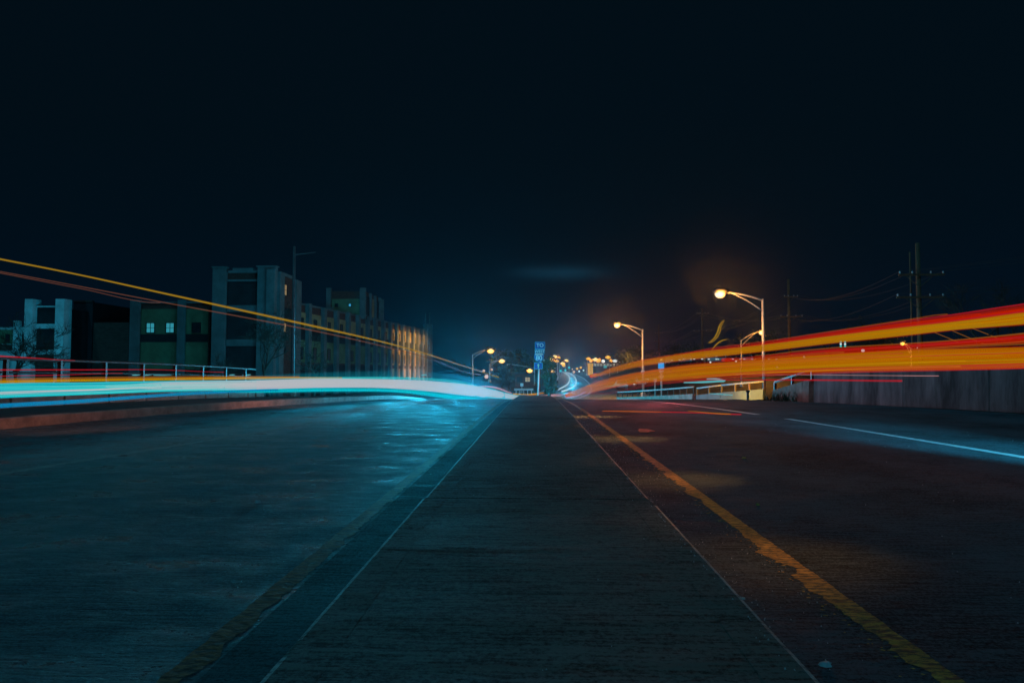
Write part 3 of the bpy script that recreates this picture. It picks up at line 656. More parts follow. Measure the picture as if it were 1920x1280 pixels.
# two curved amber reflections in the air
t = empty('light_trail', at(1345, 620, 60), 'curved S-shaped thin amber light streak hanging over the upper orange band', 'light trail')
def arc(pts, D, m, par, r):
    b = MB(); n = len(pts)
    PP = []
    for i in range(25):
        s = i / 24 * (n - 1); x = smooth_interp(s, list(range(n)), [p[0] for p in pts]); y = smooth_interp(s, list(range(n)), [p[1] for p in pts]); PP.append(at(x, y, D))
    b.tube(PP, [r * (0.25 + math.sin(math.pi * min(1, max(0, i / 24)))) for i in range(25)], 8); return b.build('streak', m, par, True)
arc([(1327, 643), (1338, 635), (1346, 621), (1349, 610), (1357, 600)], 60, TM['gold'], t, 0.045)
arc([(1329, 644), (1341, 637), (1350, 622), (1352, 611), (1359, 600)], 60, TM['gold'], t, 0.03)
t = empty('light_trail', at(1345, 650, 60), 'smaller curved amber streak touching the upper orange band below the S-shaped one', 'light trail')
arc([(1334, 657), (1342, 647), (1352, 639), (1364, 636)], 60, TM['gold'], t, 0.04)
t = empty('light_trail', at(70, 702, 40), 'row of small cyan light smears behind the left railing', 'light trail')
for a, b_ in ((2, 16), (98, 106), (112, 124), (248, 262), (267, 284), (288, 330), (430, 440), (455, 470), (790, 800)):
    yy = 699 if a < 200 else 702
    strand('streak', [(a, yy, yy + 2), ((a + b_) / 2, yy - .5, yy + 2.2), (b_, yy - .6, yy + 1.2)], lambda x: 52, CS, t, 0.03, 0, 6, 6)

# ------------------------------------------------------------------ street lamps
def street_lamp(pole, top, lens, D, label, lens_m='lens', power=0, r=0.11, lr=0.3, sign=False, name='street_lamp', light_off=0.35):
    lr = lr * 1.35 if D > 110 else lr
    p = at(pole, top, D); base = Vector((p.x, D, zt(p.x, D))); l = at(lens[0], lens[1], D)
    th = empty(name, base, label, 'street lamp', 'street lamps along the roads')
    H = p.z - base.z
    b = MB(); b.tube([base, base + Vector((0, 0, H * .5)), base + Vector((0, 0, H))], [r, r * .8, r * .6], 10); b.build('pole', MAT['galv'], th, True)
    b = MB(); b.tube([base, base + Vector((0, 0, .5)), base + Vector((0, 0, .55))], [r * 1.9, r * 1.8, r], 8); b.build('pole_base', MAT['galv'], th, False)
    s = 1 if l.x > p.x else -1
    top_ = Vector((p.x, D, p.z - .15)); dx = l.x - p.x
    pts = [top_ + Vector((dx * k, 0, (l.z - top_.z) * (1 - (1 - k) ** 2))) for k in [i / 8 for i in range(9)]]
    b = MB(); b.tube(pts, [r * .5] * 5 + [r * .45] * 4, 8); b.build('arm', MAT['galv'], th, True)
    lo = Vector((p.x, D, p.z - H * .09 - .3))
    pts2 = [lo + (pts[6] - lo) * k + Vector((0, 0, 0.25 * (pts[6] - lo).length * .18 * math.sin(math.pi * k))) for k in [i / 6 for i in range(7)]]
    b = MB(); b.tube(pts2, r * .35, 6); b.build('brace', MAT['galv'], th, True)
    b = MB(); hl = lr * 2.0
    b.tube([l + Vector((-s * hl * .7, 0, .10)), l + Vector((-s * hl * .3, 0, .14)), l + Vector((s * hl * .3, 0, .13)), l + Vector((s * hl * .6, 0, .06))], [lr * .25, lr * .6, lr * .55, lr * .2], 10)
    hd = b.build('lamp_head', MAT['darkmetal'], th, True)
    bm = bmesh.new(); bmesh.ops.create_uvsphere(bm, u_segments=16, v_segments=8, radius=1.0)
    for v in bm.verts: v.co = Vector((v.co.x * lr * .9, v.co.y * lr * .6, v.co.z * lr * .75 - lr * .25))
    me = bpy.data.meshes.new('lens'); bm.to_mesh(me); bm.free(); me.materials.append(MAT[lens_m])
    for pp in me.polygons: pp.use_smooth = True
    o = bpy.data.objects.new('lens', me); C.objects.link(o); o.parent = hd; o.location = l - parent_world(hd)
    if sign:
        b = MB(); q = at(pole, 697, D); b.box(q.x - .2, q.x + .2, D - .16, D - .13, q.z - .15, q.z + .15); b.build('sign_plate', MAT['signwhite'], th)
    if power:
        lamp_light('lamp_light', 'SPOT', l + Vector((0, -.3, -light_off - .15)), power * 2.0, SODIUM, l + Vector((0, -.3, -10)), 140, 0.8, 0.25)
        pass
    lamp_light('lamp_glow', 'POINT', l + Vector((0, -.5, -light_off * .8)), power * (.5 if lens_m == 'lensb' else .10), SODIUM, rad=0.25) if power else None
    return th
street_lamp(1205, 617, (1157, 608), 82, 'tall lit street lamp left of the blue route panel, arm pointing left', 'lensb', 2600, 0.16, 0.42, True)
street_lamp(1430, 560, (1350, 548), 62, 'tallest lit street lamp, long curved arm pointing left over the orange bands', 'lensb', 3000, 0.17, 0.55)
street_lamp(1389, 637, (1428, 622), 80, 'lit street lamp on a thin pole right beside the tallest lamp post, arm pointing right', 'lensb', 1800, 0.10, 0.36)
street_lamp(1708, 652, (1692, 643), 72, 'small lit street lamp at the foot of the big wooden utility pole', 'lens', 700, 0.09, 0.26)
street_lamp(886, 664, (920, 655), 115, 'taller left roadside street lamp at the end of the gold streak', 'lens', 1500, 0.16, 0.52)
street_lamp(918, 682, (941, 674), 150, 'second left roadside street lamp, lower pole just right of the first', 'lens', 1200, 0.18, 0.6)
street_lamp(1000, 703, (993, 692), 130, 'low lit street lamp immediately left of the route sign pole', 'lens', 1200, 0.12, 0.5)
street_lamp(953, 688, (976, 678), 170, 'lit street lamp midway between the left roadside pair and the route sign', 'lens', 1200, 0.12, 0.55)
street_lamp(1143, 690, (1140, 667), 210, 'lit street lamp above the right end of the bright store row', 'lensf', 900, 0.15, 0.75)
street_lamp(1113, 690, (1116, 671), 220, 'lit street lamp directly above the yellow store front', 'lens', 900, 0.15, 0.8)
street_lamp(1100, 692, (1103, 670), 240, 'lit street lamp at the left corner of the yellow store front', 'lensf', 0, 0.15, 0.7)
street_lamp(1158, 692, (1153, 674), 230, 'whitish lamp at the far right of the store row', 'lensw', 0, 0.14, 0.7)
street_lamp(1241, 684, (1240, 673.5), 95, 'small lit lamp right above the blue route panel on the right', 'lens', 0, 0.07, 0.20)
DF = [(1040, 666, 240, 0.8), (1032, 671, 230, 0.8), (1044, 674.5, 260, 0.75), (1036, 686, 220, .8), (1041, 682, 300, .55), (1055, 679, 300, .9), (1062, 674, 320, .85), (1032, 690, 200, .6), (1036, 694, 190, .55), (1028, 676, 250, .3)]
nm = ['highest', 'upper left', 'middle', 'lower left', 'small inner', 'tall right', 'outermost right', 'second lowest', 'lowest', 'tiny faint']
far_proto = None
for i, (x, y, D, r) in enumerate(DF):
    street_lamp(x + 5, y + 3, (x, y), D, f'{nm[i]} of the orange lamps clustered above the far bend', 'lensf' if r < .78 else 'lens', 0, 0.14, r)
# small distant globes
def globe(x, y, D, r, m, label):
    l = at(x, y, D); g = zt(l.x, D)
    th = empty('lamp_post', (l.x, D, g), label, 'lamp', 'small distant lamps')
    b = MB(); b.tube([(l.x, D, g), (l.x, D, l.z - r * .8)], 0.06, 6); b.build('pole', MAT['darkmetal'], th)
    bm = bmesh.new(); bmesh.ops.create_icosphere(bm, subdivisions=2, radius=r); me = bpy.data.meshes.new('globe'); bm.to_mesh(me); bm.free(); me.materials.append(MAT[m])
    for p in me.polygons: p.use_smooth = True
    o = bpy.data.objects.new('globe', me); C.objects.link(o); o.parent = th; o.location = l - Vector((l.x, D, g))
for a in [(907, 695, 150, .30, 'lensp', 'pinkish globe lamp at the tip of the gold streak'), (912, 706, 140, .42, 'lensp', 'largest pinkish globe lamp low behind the second left lamp pole'),
          (922, 693, 160, .28, 'lensp', 'pinkish globe lamp right of the second left lamp pole'), (952, 685, 170, .20, 'lensp', 'small pink lamp below the mast arm'),
          (955, 698, 170, .18, 'lensp', 'small pink lamp over the bare bushes left of the route sign'), (942, 697, 170, .14, 'lensc', 'tiny cyan lamp over the bare bushes'),
          (990, 683, 200, .22, 'lensp', 'small pink lamp above the low lamp left of the route sign'), (1020, 676, 120, .10, 'lensw', 'tiny white lamp right of the route shield'),
          (1253, 676, 120, .16, 'lensw', 'tiny white lamp right of the lamp over the blue route panel'), (1282, 675, 120, .30, 'lensw', 'white floodlight on the raised lot right of the blue route panel'),
          (1060, 694, 260, .4, 'lensc', 'cyan lamp at the top of the far bend'), (1051, 695, 230, .4, 'lensc', 'cyan lamp left of the far bend top'),
          (1086, 696, 230, .3, 'lensw', 'whitish lamp right of the far bend'), (1073, 692, 300, .3, 'lensp', 'pinkish lamp behind the far bend'),
          (1094, 694, 240, .3, 'lensw', 'white lamp left of the yellow store front'), (1722, 652, 74, .14, 'lensw', 'white lamp at the foot of the big wooden utility pole'),
          (1457, 688, 90, .12, 'lensw', 'small white lamp right of the tallest lamp post')]:
    globe(*a)

for a in [(1036, 676, 240, .8, 'lensf', 'orange globe lamp inside the upper left cluster'), (1048, 671, 280, .7, 'lensf', 'orange globe lamp at the right rim of the left cluster'),
          (1030, 683, 210, .6, 'lensf', 'orange globe lamp at the left rim of the cluster above the bend'), (1057, 685, 300, .7, 'lensf', 'orange globe lamp just above the top of the bend'),
          (1122, 675, 230, .9, 'lensf', 'orange globe lamp over the pale store windows'), (1108, 676, 240, .6, 'lensf', 'small orange globe lamp at the top of the yellow store front'),
          (1131, 677, 240, .6, 'lensw', 'pale globe lamp over the middle of the store windows'), (1146, 676, 240, .6, 'lensf', 'orange globe lamp right of the mid store lamp'),
          (1161, 677, 235, .5, 'lensw', 'pale globe lamp past the right end of the store'), (1082, 691, 280, .5, 'lensf', 'small orange globe lamp between the bend and the store'),
          (1076, 697, 220, .4, 'lensp', 'pinkish globe lamp low between the bend and the store'), (1089, 689, 260, .45, 'lensf', 'second small orange globe lamp between the bend and the store'),
          (1067, 689, 320, .5, 'lensc', 'cyan globe lamp at the far crown of the road'), (1185, 688, 180, .25, 'lensw', 'small white lamp left of the first steel pole on the right'),
          (1332, 679, 100, .14, 'lensw', 'tiny white lamp on the lot below the curved streak'), (1380, 677, 100, .13, 'lensw', 'tiny white lamp on the lot left of the thin lamp pole'),
          (1508, 669, 95, .16, 'lensw', 'tiny white lamp right of the middle utility pole'), (1618, 657, 85, .2, 'lensw', 'white lamp between the orange bands left of the big utility pole')]:
    globe(*a)
for q1_, q2_, q3_ in ((1575, 645, 'left'), (1583, 645, 'right')):
    l = at(q1_, q2_, 95); th = empty('traffic_signal', (l.x, 95, zt(l.x, 95)), f'{q3_} one of two glowing cyan signal heads between the orange bands', 'traffic signal', 'signal heads between the orange bands')
    b = MB(); b.tube([(l.x, 95, zt(l.x, 95)), (l.x, 95, l.z)], .06, 6); b.build('pole', MAT['darkmetal'], th)
    b = MB(); b.box(l.x - .22, l.x + .22, 94.8, 95.0, l.z - .55, l.z + .55); hd = b.build('signal_head', MAT['darkmetal'], th)
    for dz in (-.3, 0, .3):
        b = MB(); b.tube([(l.x, 94.78, l.z + dz), (l.x, 94.74, l.z + dz)], .14, 10); b.build('signal_lens', MAT['lensc'] if dz else MAT['lensw'], hd)

# plain tall pole on the left
p = at(552, 462, 28); bs = Vector((p.x, 28, zg(28)))
th = empty('street_pole', bs, 'tall slim steel pole rising beyond the left kerb in front of the factory', 'pole')
b = MB(); b.tube([bs, (p.x, 28, p.z)], [0.085, 0.05], 10); b.build('pole', MAT['dullsteel'], th, True)
b = MB(); b.tube([bs, bs + Vector((0, 0, .4)), bs + Vector((0, 0, .45))], [0.2, 0.17, 0.1], 8); b.build('pole_base', MAT['kerb'], th)
b = MB(); b.tube([(p.x, 28, p.z - .35), (p.x + .9, 28, p.z - .25)], [0.03, 0.015], 6); b.build('arm', MAT['dullsteel'], th)

# ------------------------------------------------------------------ route sign
def text_mesh(s, size, loc, m, parent, name='lettering', ext=0.004):
    cu = bpy.data.curves.new(name, 'FONT'); cu.body = s; cu.size = size; cu.align_x = 'CENTER'; cu.align_y = 'CENTER'; cu.extrude = ext; cu.offset = size * 0.018
    o = bpy.data.objects.new(name, cu); C.objects.link(o)
    dg = bpy.context.evaluated_depsgraph_get(); me = bpy.data.meshes.new_from_object(o.evaluated_get(dg))
    bpy.data.objects.remove(o); me.transform(Matrix.Rotation(R(90), 4, 'X')); me.materials.clear(); me.materials.append(m)
    q = bpy.data.objects.new(name, me); C.objects.link(q); q.parent = parent; q.location = Vector(loc) - parent_world(parent)
    return q
def plate(name, x, y, zc, w, h, m, par, border=None, shape=None):
    b = MB()
    if shape == 'shield':
        pts = [(-.46, .44), (-.30, .50), (0, .46), (.30, .50), (.46, .44), (.50, .18), (.46, -.12), (.30, -.36), (0, -.50), (-.30, -.36), (-.46, -.12), (-.50, .18)]
    else:
        r = .07; pts = [(-.5 + r, .5), (.5 - r, .5), (.5, .5 - r), (.5, -.5 + r), (.5 - r, -.5), (-.5 + r, -.5), (-.5, -.5 + r), (-.5, .5 - r)]
    def poly(k, yy, th, mm, nme, parent):
        b = MB(); n = len(pts)
        kx = (w - k) / w; kz = (h - k) / h
        b.v = [(x + a * w * kx, yy, zc + c * h * kz) for a, c in pts] + [(x + a * w * kx, yy + th, zc + c * h * kz) for a, c in pts]
        b.f = [tuple(range(n)), tuple(range(2 * n - 1, n - 1, -1))] + [(i, (i + 1) % n, n + (i + 1) % n, n + i) for i in range(n)]
        return b.build(nme, mm, parent)
    if border:
        o = poly(0, y, .012, border, name, par); poly(.05, y - .004, .003, m, 'face', o); return o
    return poly(0, y, .012, m, name, par)
def route_sign():
    D = 40; X = at(1009, 745, D).x; base = Vector((X, D, zg(D) + .15))
    th = empty('route_sign', base, 'blue TO WEST 80 sign with an arrow at the median end', 'road sign')
    top = at(1013, 640, D)
    b = MB(); b.tube([(base.x, D + .05, base.z), (top.x - .06, D + .05, at(1012, 680, D).z)], 0.045, 8); b.build('post', MAT['galv'], th, True)
    b = MB(); b.box(top.x - .04, top.x + .04, D, D + .03, at(1012, 690, D).z, top.z - .05); b.build('back_brace', MAT['galv'], th)
    z = lambda py: at(1012, py, D).z
    TL = MAT['signteal']; BL = MAT['signblue']; WH = MAT['signwhite']
    PB = mat('sign_border', (0.05, 0.42, 0.62), 0.4, 0.5, .05)
    xa = at(1012.5, 650, D).x
    o = plate('panel', xa, D - .03, z(647.3), .60, .42, BL, th, PB); text_mesh('TO', .30, (xa, D - .042, z(647.3)), WH, o)
    o = plate('panel', xa - .02, D - .03, z(658.8), .56, .31, TL, th, PB); text_mesh('WEST', .225, (xa - .02, D - .042, z(658.8)), WH, o)
    o = plate('shield', xa - .06, D - .05, z(670.6), .56, .50, BL, th, PB, 'shield'); text_mesh('80', .38, (xa - .06, D - .064, z(671.2)), WH, o)
    b = MB(); zt0, zt1 = z(665.6), z(662.3); b.box(xa - .06 - .225, xa - .06 + .225, D - .062, D - .055, zt0, zt1); b.build('shield_band', MAT['signred'], o)
    o = plate('panel', xa - .10, D - .03, z(685.6), .50, .38, BL, th, PB)
    b = MB(); cx, cz = xa - .10, z(685.6)
    pts = [(-.03, -.12), (.03, -.12), (.03, .02), (.085, .02), (0, .13), (-.085, .02), (-.03, .02)]; n = len(pts)
    b.v = [(cx + a, D - .046, cz + c) for a, c in pts] + [(cx + a, D - .038, cz + c) for a, c in pts]
    b.f = [tuple(range(n)), tuple(range(2 * n - 1, n - 1, -1))] + [(i, (i + 1) % n, n + (i + 1) % n, n + i) for i in range(n)]
    b.build('arrow', mat('arrow_cream', (.7, .66, .45), .5), o)
route_sign()
# lit blue route sign on the right
def right_sign():
    D = 60; x = at(1239.5, 700, D).x; z = lambda py: at(1240, py, D).z
    th = empty('route_sign', (x, D, zt(x, D)), 'blue panel above two white shields on a thin post, right side', 'road sign')
    b = MB(); b.tube([(x, D, zt(x, D)), (x, D, z(680))], .05, 8); b.build('post', MAT['galv'], th, True)
    plate('panel', x, D - .08, z(685), .52, .55, emis('lit_blue', (0.0, 0.26, 0.55), .8), th)
    plate('shield', x, D - .08, z(696), .42, .42, MAT['signred'], th, None, 'shield'); plate('shield', x, D - .08, z(706), .40, .30, MAT['signred'], th, None, 'shield')
    D = 58; x = at(1228, 713, D).x
    th = empty('small_sign', (x, D, zt(x, D)), 'small white square sign on a short post below the blue panel', 'road sign')
    b = MB(); b.tube([(x, D, zt(x, D)), (x, D, z(712))], .035, 8); b.build('post', MAT['galv'], th, True)
    plate('panel', x, D - .05, at(1228, 713, D).z, .26, .24, MAT['signwhite'], th)
right_sign()

# ------------------------------------------------------------------ buildings
def window(par, O, u, n, a, z0, w, h, pane, proud=0.03, frame='soot', bars=True):
    f = MB(); t = .07
    f.fbox(O, u, n, a, a + w, z0, z0 + t, proud - .02, proud + .06); f.fbox(O, u, n, a, a + w, z0 + h - t, z0 + h, proud - .02, proud + .06)
    f.fbox(O, u, n, a, a + t, z0 + t, z0 + h - t, proud - .02, proud + .06); f.fbox(O, u, n, a + w - t, a + w, z0 + t, z0 + h - t, proud - .02, proud + .06)
    if bars and w > .6:
        f.fbox(O, u, n, a + w / 2 - .025, a + w / 2 + .025, z0 + t, z0 + h - t, proud - .02, proud + .05)
        f.fbox(O, u, n, a + t, a + w - t, z0 + h * .5 - .02, z0 + h * .5 + .02, proud - .015, proud + .045)
    fo = f.build('window', MAT[frame], par)
    g = MB(); g.fbox(O, u, n, a + t * .5, a + w - t * .5, z0 + t * .5, z0 + h - t * .5, proud - .018, proud + .015); g.build('pane', MAT[pane], fo)
def part(par, name, m, O, u, n, a0, a1, z0, z1, d0, d1):
    b = MB(); b.fbox(O, u, n, a0, a1, z0, z1, d0, d1); return b.build(name, MAT[m] if isinstance(m, str) else m, par)
U0 = Vector((1, 0, 0)); N0 = Vector((0, -1, 0))
GB = -2.2
def factory():
    D = 74; O = Vector((at(245, 700, D).x, D, 0)); k = D / 1280
    th = empty('factory_building', (O.x, D, zg(D)), 'long two-storey factory with pale pilasters and a square corner tower, left of the road', 'building')
    A = lambda px: (px - 245) * k
    Z = lambda py, d=D: HCAM + (700 - py) * d / 1280
    # front block
    part(th, 'wall', 'brick', O, U0, N0, 0.1, A(396), GB, Z(566), -14, 0)
    part(th, 'cornice', 'pale', O, U0, N0, A(262), A(396), Z(566), Z(563), -.3, .15)
    part(th, 'roof', 'roof', O, U0, N0, .15, A(394), Z(566), Z(565), -13.9, -.35)
    for a, b in ((245, 262), (337, 350)): part(th, 'pilaster', 'pale', O, U0, N0, A(a), A(b), GB, Z(560), -.1, .45)
    for a, b in ((263, 336.5), (350.5, 394)):
        part(th, 'upper_panel', 'panelg', O, U0, N0, A(a), A(b), Z(625), Z(577), 0, .08)
        part(th, 'spandrel', 'soot', O, U0, N0, A(a), A(b), Z(640), Z(625.3), 0, .06)
        part(th, 'lower_panel', 'panelg', O, U0, N0, A(a), A(b), Z(692), Z(640.3), 0, .08)
    for a, b, m in ((274, 291, 'win_cyan'), (312, 329, 'win_cyan'), (363, 380, 'glass')): window(th, O, U0, N0, A(a), Z(623), A(b) - A(a), Z(603) - Z(623), m, .10)
    # tower
    O2 = Vector((at(394, 700, 72.4).x, D - 1, 0)); k2 = (D - 1.5) / 1280; B = lambda px: (px - 394) * k2
    top = Z(500, D - 1)
    part(th, 'tower_wall', 'brick', O2, U0, N0, 0.02, B(515), GB, top - .5, -7.2, 0)
    for a, b, t_ in ((394, 419, 499), (481, 516, 498)):
        part(th, 'pilaster', 'pale', O2, U0, N0, B(a), B(b), GB, Z(t_, D - 1), -.2, .5)
        part(th, 'pilaster_cap', 'pale', O2, U0, N0, B(a) - .12, B(b) + .12, Z(t_, D - 1), Z(t_ - 2, D - 1), -.3, .6)
    part(th, 'pilaster', 'pale', O2, U0, N0, B(500), B(516), GB, Z(503, D - 1), .5, .75)
    part(th, 'cornice', 'pale', O2, U0, N0, B(422), B(431), top - .5, Z(504, D - 1), -.3, .3)
    part(th, 'cornice', 'pale', O2, U0, N0, B(431), B(470), top - .5, Z(499.5, D - 1), -.3, .3)
    part(th, 'cornice', 'pale', O2, U0, N0, B(470), B(480), top - .5, Z(504, D - 1), -.3, .3)
    part(th, 'frieze', 'pale', O2, U0, N0, B(420), B(480), Z(525, D - 1), Z(521, D - 1), 0, .2)
    part(th, 'upper_panel', 'soot', O2, U0, N0, B(420), B(480), Z(570, D - 1), Z(525.4, D - 1), 0, .1)
    part(th, 'spandrel', 'pale', O2, U0, N0, B(420), B(480), Z(583, D - 1), Z(570.4, D - 1), 0, .2)
    part(th, 'middle_panel', 'soot', O2, U0, N0, B(420), B(480), Z(635, D - 1), Z(583.4, D - 1), 0, .1)
    part(th, 'spandrel', 'pale', O2, U0, N0, B(420), B(480), Z(648, D - 1), Z(635.4, D - 1), 0, .2)
    part(th, 'lower_panel', 'soot', O2, U0, N0, B(420), B(480), Z(698, D - 1), Z(648.4, D - 1), 0, .1)
    # tower side (faces the road)
    OS = O2 + Vector((B(515) + .02, 0, 0)); US = Vector((0, 1, 0)); NS = Vector((1, 0, 0))
    part(th, 'pilaster', 'pale', OS, US, NS, .1, 1.4, GB, top - .3, 0, .35); part(th, 'pilaster', 'pale', OS, US, NS, 5.2, 6.9, GB, top - .5, 0, .35)
    part(th, 'cornice', 'pale', OS, US, NS, 1.4, 5.2, top - .55, top - .2, -.2, .15)
    part(th, 'spandrel', 'soot', OS, US, NS, 1.45, 5.15, 6.6, 8.2, 0, .12)
    window(th, OS, US, NS, 1.7, 9.5, 1.1, 1.3, 'win_warm', .05, bars=True)
    window(th, OS, US, NS, 1.9, 5.4, .9, 1.1, 'win_warm', .05); window(th, OS, US, NS, 1.9, 3.0, .9, 1.1, 'glass', .05)
    # side wing
    W0 = Vector((at(555, 700, 80).x, 80, 0)); dw = Vector((.139, 1, 0)).normalized(); nw = Vector((dw.y, -dw.x, 0))
    Ln = 51.5; topw = 9.2
    def aw(px):   # position along the wing of a photo column
        r = at(px, 700, 1.0); m_ = r.x
        d = (m_ * 80 - W0.x) / (dw.x - m_ * dw.y); return d
    cols = [573, 602, 626, 648, 667, 685, 700, 714.5, 728, 740, 751, 761, 771, 780, 788, 796]
    part(th, 'wing_wall', 'brick', W0, dw, nw, 0, Ln, GB, topw - .15, -12, 0)
    part(th, 'wing_roof', 'roof', W0, dw, nw, .2, Ln - .2, topw - .15, topw - .05, -11.8, -.4)
    part(th, 'cornice', 'pale', W0, dw, nw, 0, Ln, topw - .15, topw + .06, -.35, .1)
    prev = 0.2
    cc = [aw(c) for c in cols] + [Ln - .1]
    for i, a in enumerate(cc):
        if i < len(cols): part(th, 'pilaster', 'pale', W0, dw, nw, a - .38, a + .38, GB, topw + (.0 if i % 3 else .12), .02, .55)
        l0, l1 = prev + .42 if i else .2, a - .42
        if l1 - l0 > .6:
            lower = 'panelg' if i < 9 else 'panelt'
            part(th, 'upper_panel', 'panelt', W0, dw, nw, l0, l1, 6.3, 8.15, .02, .12)
            part(th, 'spandrel', 'soot', W0, dw, nw, l0, l1, 4.85, 6.28, .02, .09)
            part(th, 'lower_panel', lower, W0, dw, nw, l0, l1, 2.15, 4.83, .02, .12)
            part(th, 'base_panel', 'soot' if i < 9 else 'panelt', W0, dw, nw, l0, l1, GB, 1.6 if i >= 9 else 1.95, .02, .10)
            wm = (l0 + l1) / 2; ww = min(.8, (l1 - l0) * .3)
            if i not in (4, 12): window(th, W0, dw, nw, wm - ww / 2, 6.35, ww, 1.15, 'glass', .14, bars=False)
            if i not in (3, 5, 13): window(th, W0, dw, nw, wm - ww / 2, 2.5, ww, 1.5, 'glass', .14, bars=False)
        prev = a
    for c in (602, 667, 783):
        a = aw(c); b = MB(); b.fbox(W0, dw, nw, a - .1, a + .1, topw - .1, topw + .02, .5, 1.6); b.build('flood_lamp', MAT['pale'], th)
    # penthouse over the wing
    PD = 99.5; O3 = Vector((at(610, 700, PD).x, PD, 0)); k3 = PD / 1280; Q = lambda px: (px - 610) * k3; Z3 = lambda py: HCAM + (700 - py) * PD / 1280
    part(th, 'penthouse_wall', 'brick', O3, U0, N0, .2, Q(684), 8.8, Z3(544), -11, 0)
    part(th, 'penthouse_panel', 'panelg', O3, U0, N0, Q(621), Q(674), 9.3, Z3(559), 0, .12)
    for a, b in ((611, 620), (675, 686)): part(th, 'pilaster', 'pale', O3, U0, N0, Q(a), Q(b), 8.8, Z3(538), -.2, .35)
    window(th, O3, U0, N0, Q(627), Z3(574), .5, .5, 'glass', .14, bars=False); window(th, O3, U0, N0, Q(653), Z3(574), .45, .5, 'win_blue', .14, bars=False)
    O4 = O3 + Vector((Q(684.5), 0, 0))
    for i, a in enumerate((2.4, 5.4, 8.6, 10.6)):
        part(th, 'pilaster', 'pale', O4, Vector((0, 1, 0)), Vector((1, 0, 0)), a - .25, a + .25, 8.8, Z3(545), 0, .4)
    for a0, a1, m in ((.4, 2.1, 'soot'), (2.7, 5.1, 'panelt'), (5.7, 8.3, 'soot')): part(th, 'penthouse_panel', m, O4, Vector((0, 1, 0)), Vector((1, 0, 0)), a0, a1, 9.4, 12.2, 0, .12)
    c = at(802, 700, 134); b = MB(); b.tube([(c.x, 134, GB), (c.x, 134, 10.5)], [1.0, .9], 12); b.build('chimney', MAT['pale'], th)
    b = MB(); b.tube([(c.x - .5, 134, 10.5), (c.x - .5, 134, 12.6)], .12, 6); b.build('mast', MAT['pale'], th)
    b = MB(); b.tube([(c.x + .3, 134, 10.5), (c.x + .3, 134, 12.8)], .12, 6); b.build('mast', MAT['pale'], th)
    for px_, pw_ in ((742, 700), (757, 1400), (773, 1700), (789, 900)):
        q = W0 + dw * aw(px_) + nw * 3.4
        lamp_light('flood_light', 'SPOT', (q.x, q.y, 7.6), pw_, (1.0, 0.48, 0.10), (q.x - nw.x * 3.4, q.y - nw.y * 3.4, 4.6), 150, 1.0, 0.3)
        if px_ > 750: lamp_light('flood_light', 'SPOT', (q.x, q.y, 0.9), pw_ * .5, (1.0, 0.56, 0.40), (q.x - nw.x * 3.4, q.y - nw.y * 3.4, 0.4), 130, 1.0, 0.3)
factory()
def left_building():
    D = 75; k = D / 1280; O = Vector((at(-70, 700, D).x, D, 0)); A = lambda px: (px + 70) * k; Z = lambda py: HCAM + (700 - py) * k
    th = empty('office_building', (O.x, D, zg(D)), 'pale office block with two tall white piers behind a bare tree, far left', 'building')
    part(th, 'wall', 'bright', O, U0, N0, 0, A(57), GB, Z(611), -10, 0)
    part(th, 'roof', 'roof', O, U0, N0, .1, A(56), Z(611), Z(610), -9.9, -.1)
    part(th, 'upper_panel', 'panelg', O, U0, N0, 0.1, A(31), Z(643), Z(616), 0, .07)
    part(th, 'spandrel', 'brick', O, U0, N0, 0.1, A(56), Z(656), Z(645), 0, .09)
    part(th, 'pilaster', 'bright', O, U0, N0, A(32), A(42), GB, Z(599), -.1, .4)
    for a in (-50, -20, 14, 47): window(th, O, U0, N0, A(a), Z(640), A(a + 8) - A(a), .9, 'glass', .12)
    for a in (-45, 14, 47): window(th, O, U0, N0, A(a), Z(689), A(a + 9) - A(a), .9, 'glass', .12)
    for a, b in ((57, 73), (117, 134)): part(th, 'pier', 'bright', O, U0, N0, A(a), A(b), GB, Z(558), -.6, .7)
    part(th, 'bay_wall', 'soot', O, U0, N0, A(73), A(117), GB, Z(574), -9, 0)
    for a, b in ((573, 570.5), (614, 605), (664, 655)): part(th, 'beam', 'bright', O, U0, N0, A(73.2), A(116.8), Z(a), Z(b), 0.01, .3)
    part(th, 'brick_panel', 'brick', O, U0, N0, A(73.2), A(116.8), Z(690), Z(664.3), .01, .1)
left_building()
def dark_block():
    D = 80; k = D / 1280; O = Vector((at(134, 700, D).x, D, 0)); A = lambda px: (px - 134) * k; Z = lambda py: HCAM + (700 - py) * k
    th = empty('brick_building', (O.x, D, zg(D)), 'dark unlit brick block with one bright blue window between the office piers and the factory', 'building')
    part(th, 'wall', 'soot', O, U0, N0, 0, A(172), GB, Z(563), -10, 0); part(th, 'lower_wall', 'brick', O, U0, N0, A(172) + .02, A(242), GB, Z(602), -9, -.2)
    part(th, 'parapet', 'brick', O, U0, N0, 0, A(172), Z(563), Z(560), -.3, .1)
    window(th, O, U0, N0, A(154), Z(643), .62, .8, 'win_blue', .05, bars=False); window(th, O, U0, N0, A(155), Z(690), .35, .75, 'win_cyan', .05, bars=False)
    b = MB(); q = at(139, 585, D); b.box(q.x - .12, q.x + .12, D - .5, D - .3, q.z - .8, q.z + .5); b.build('vent_pipe', MAT['pale'], th)
dark_block()
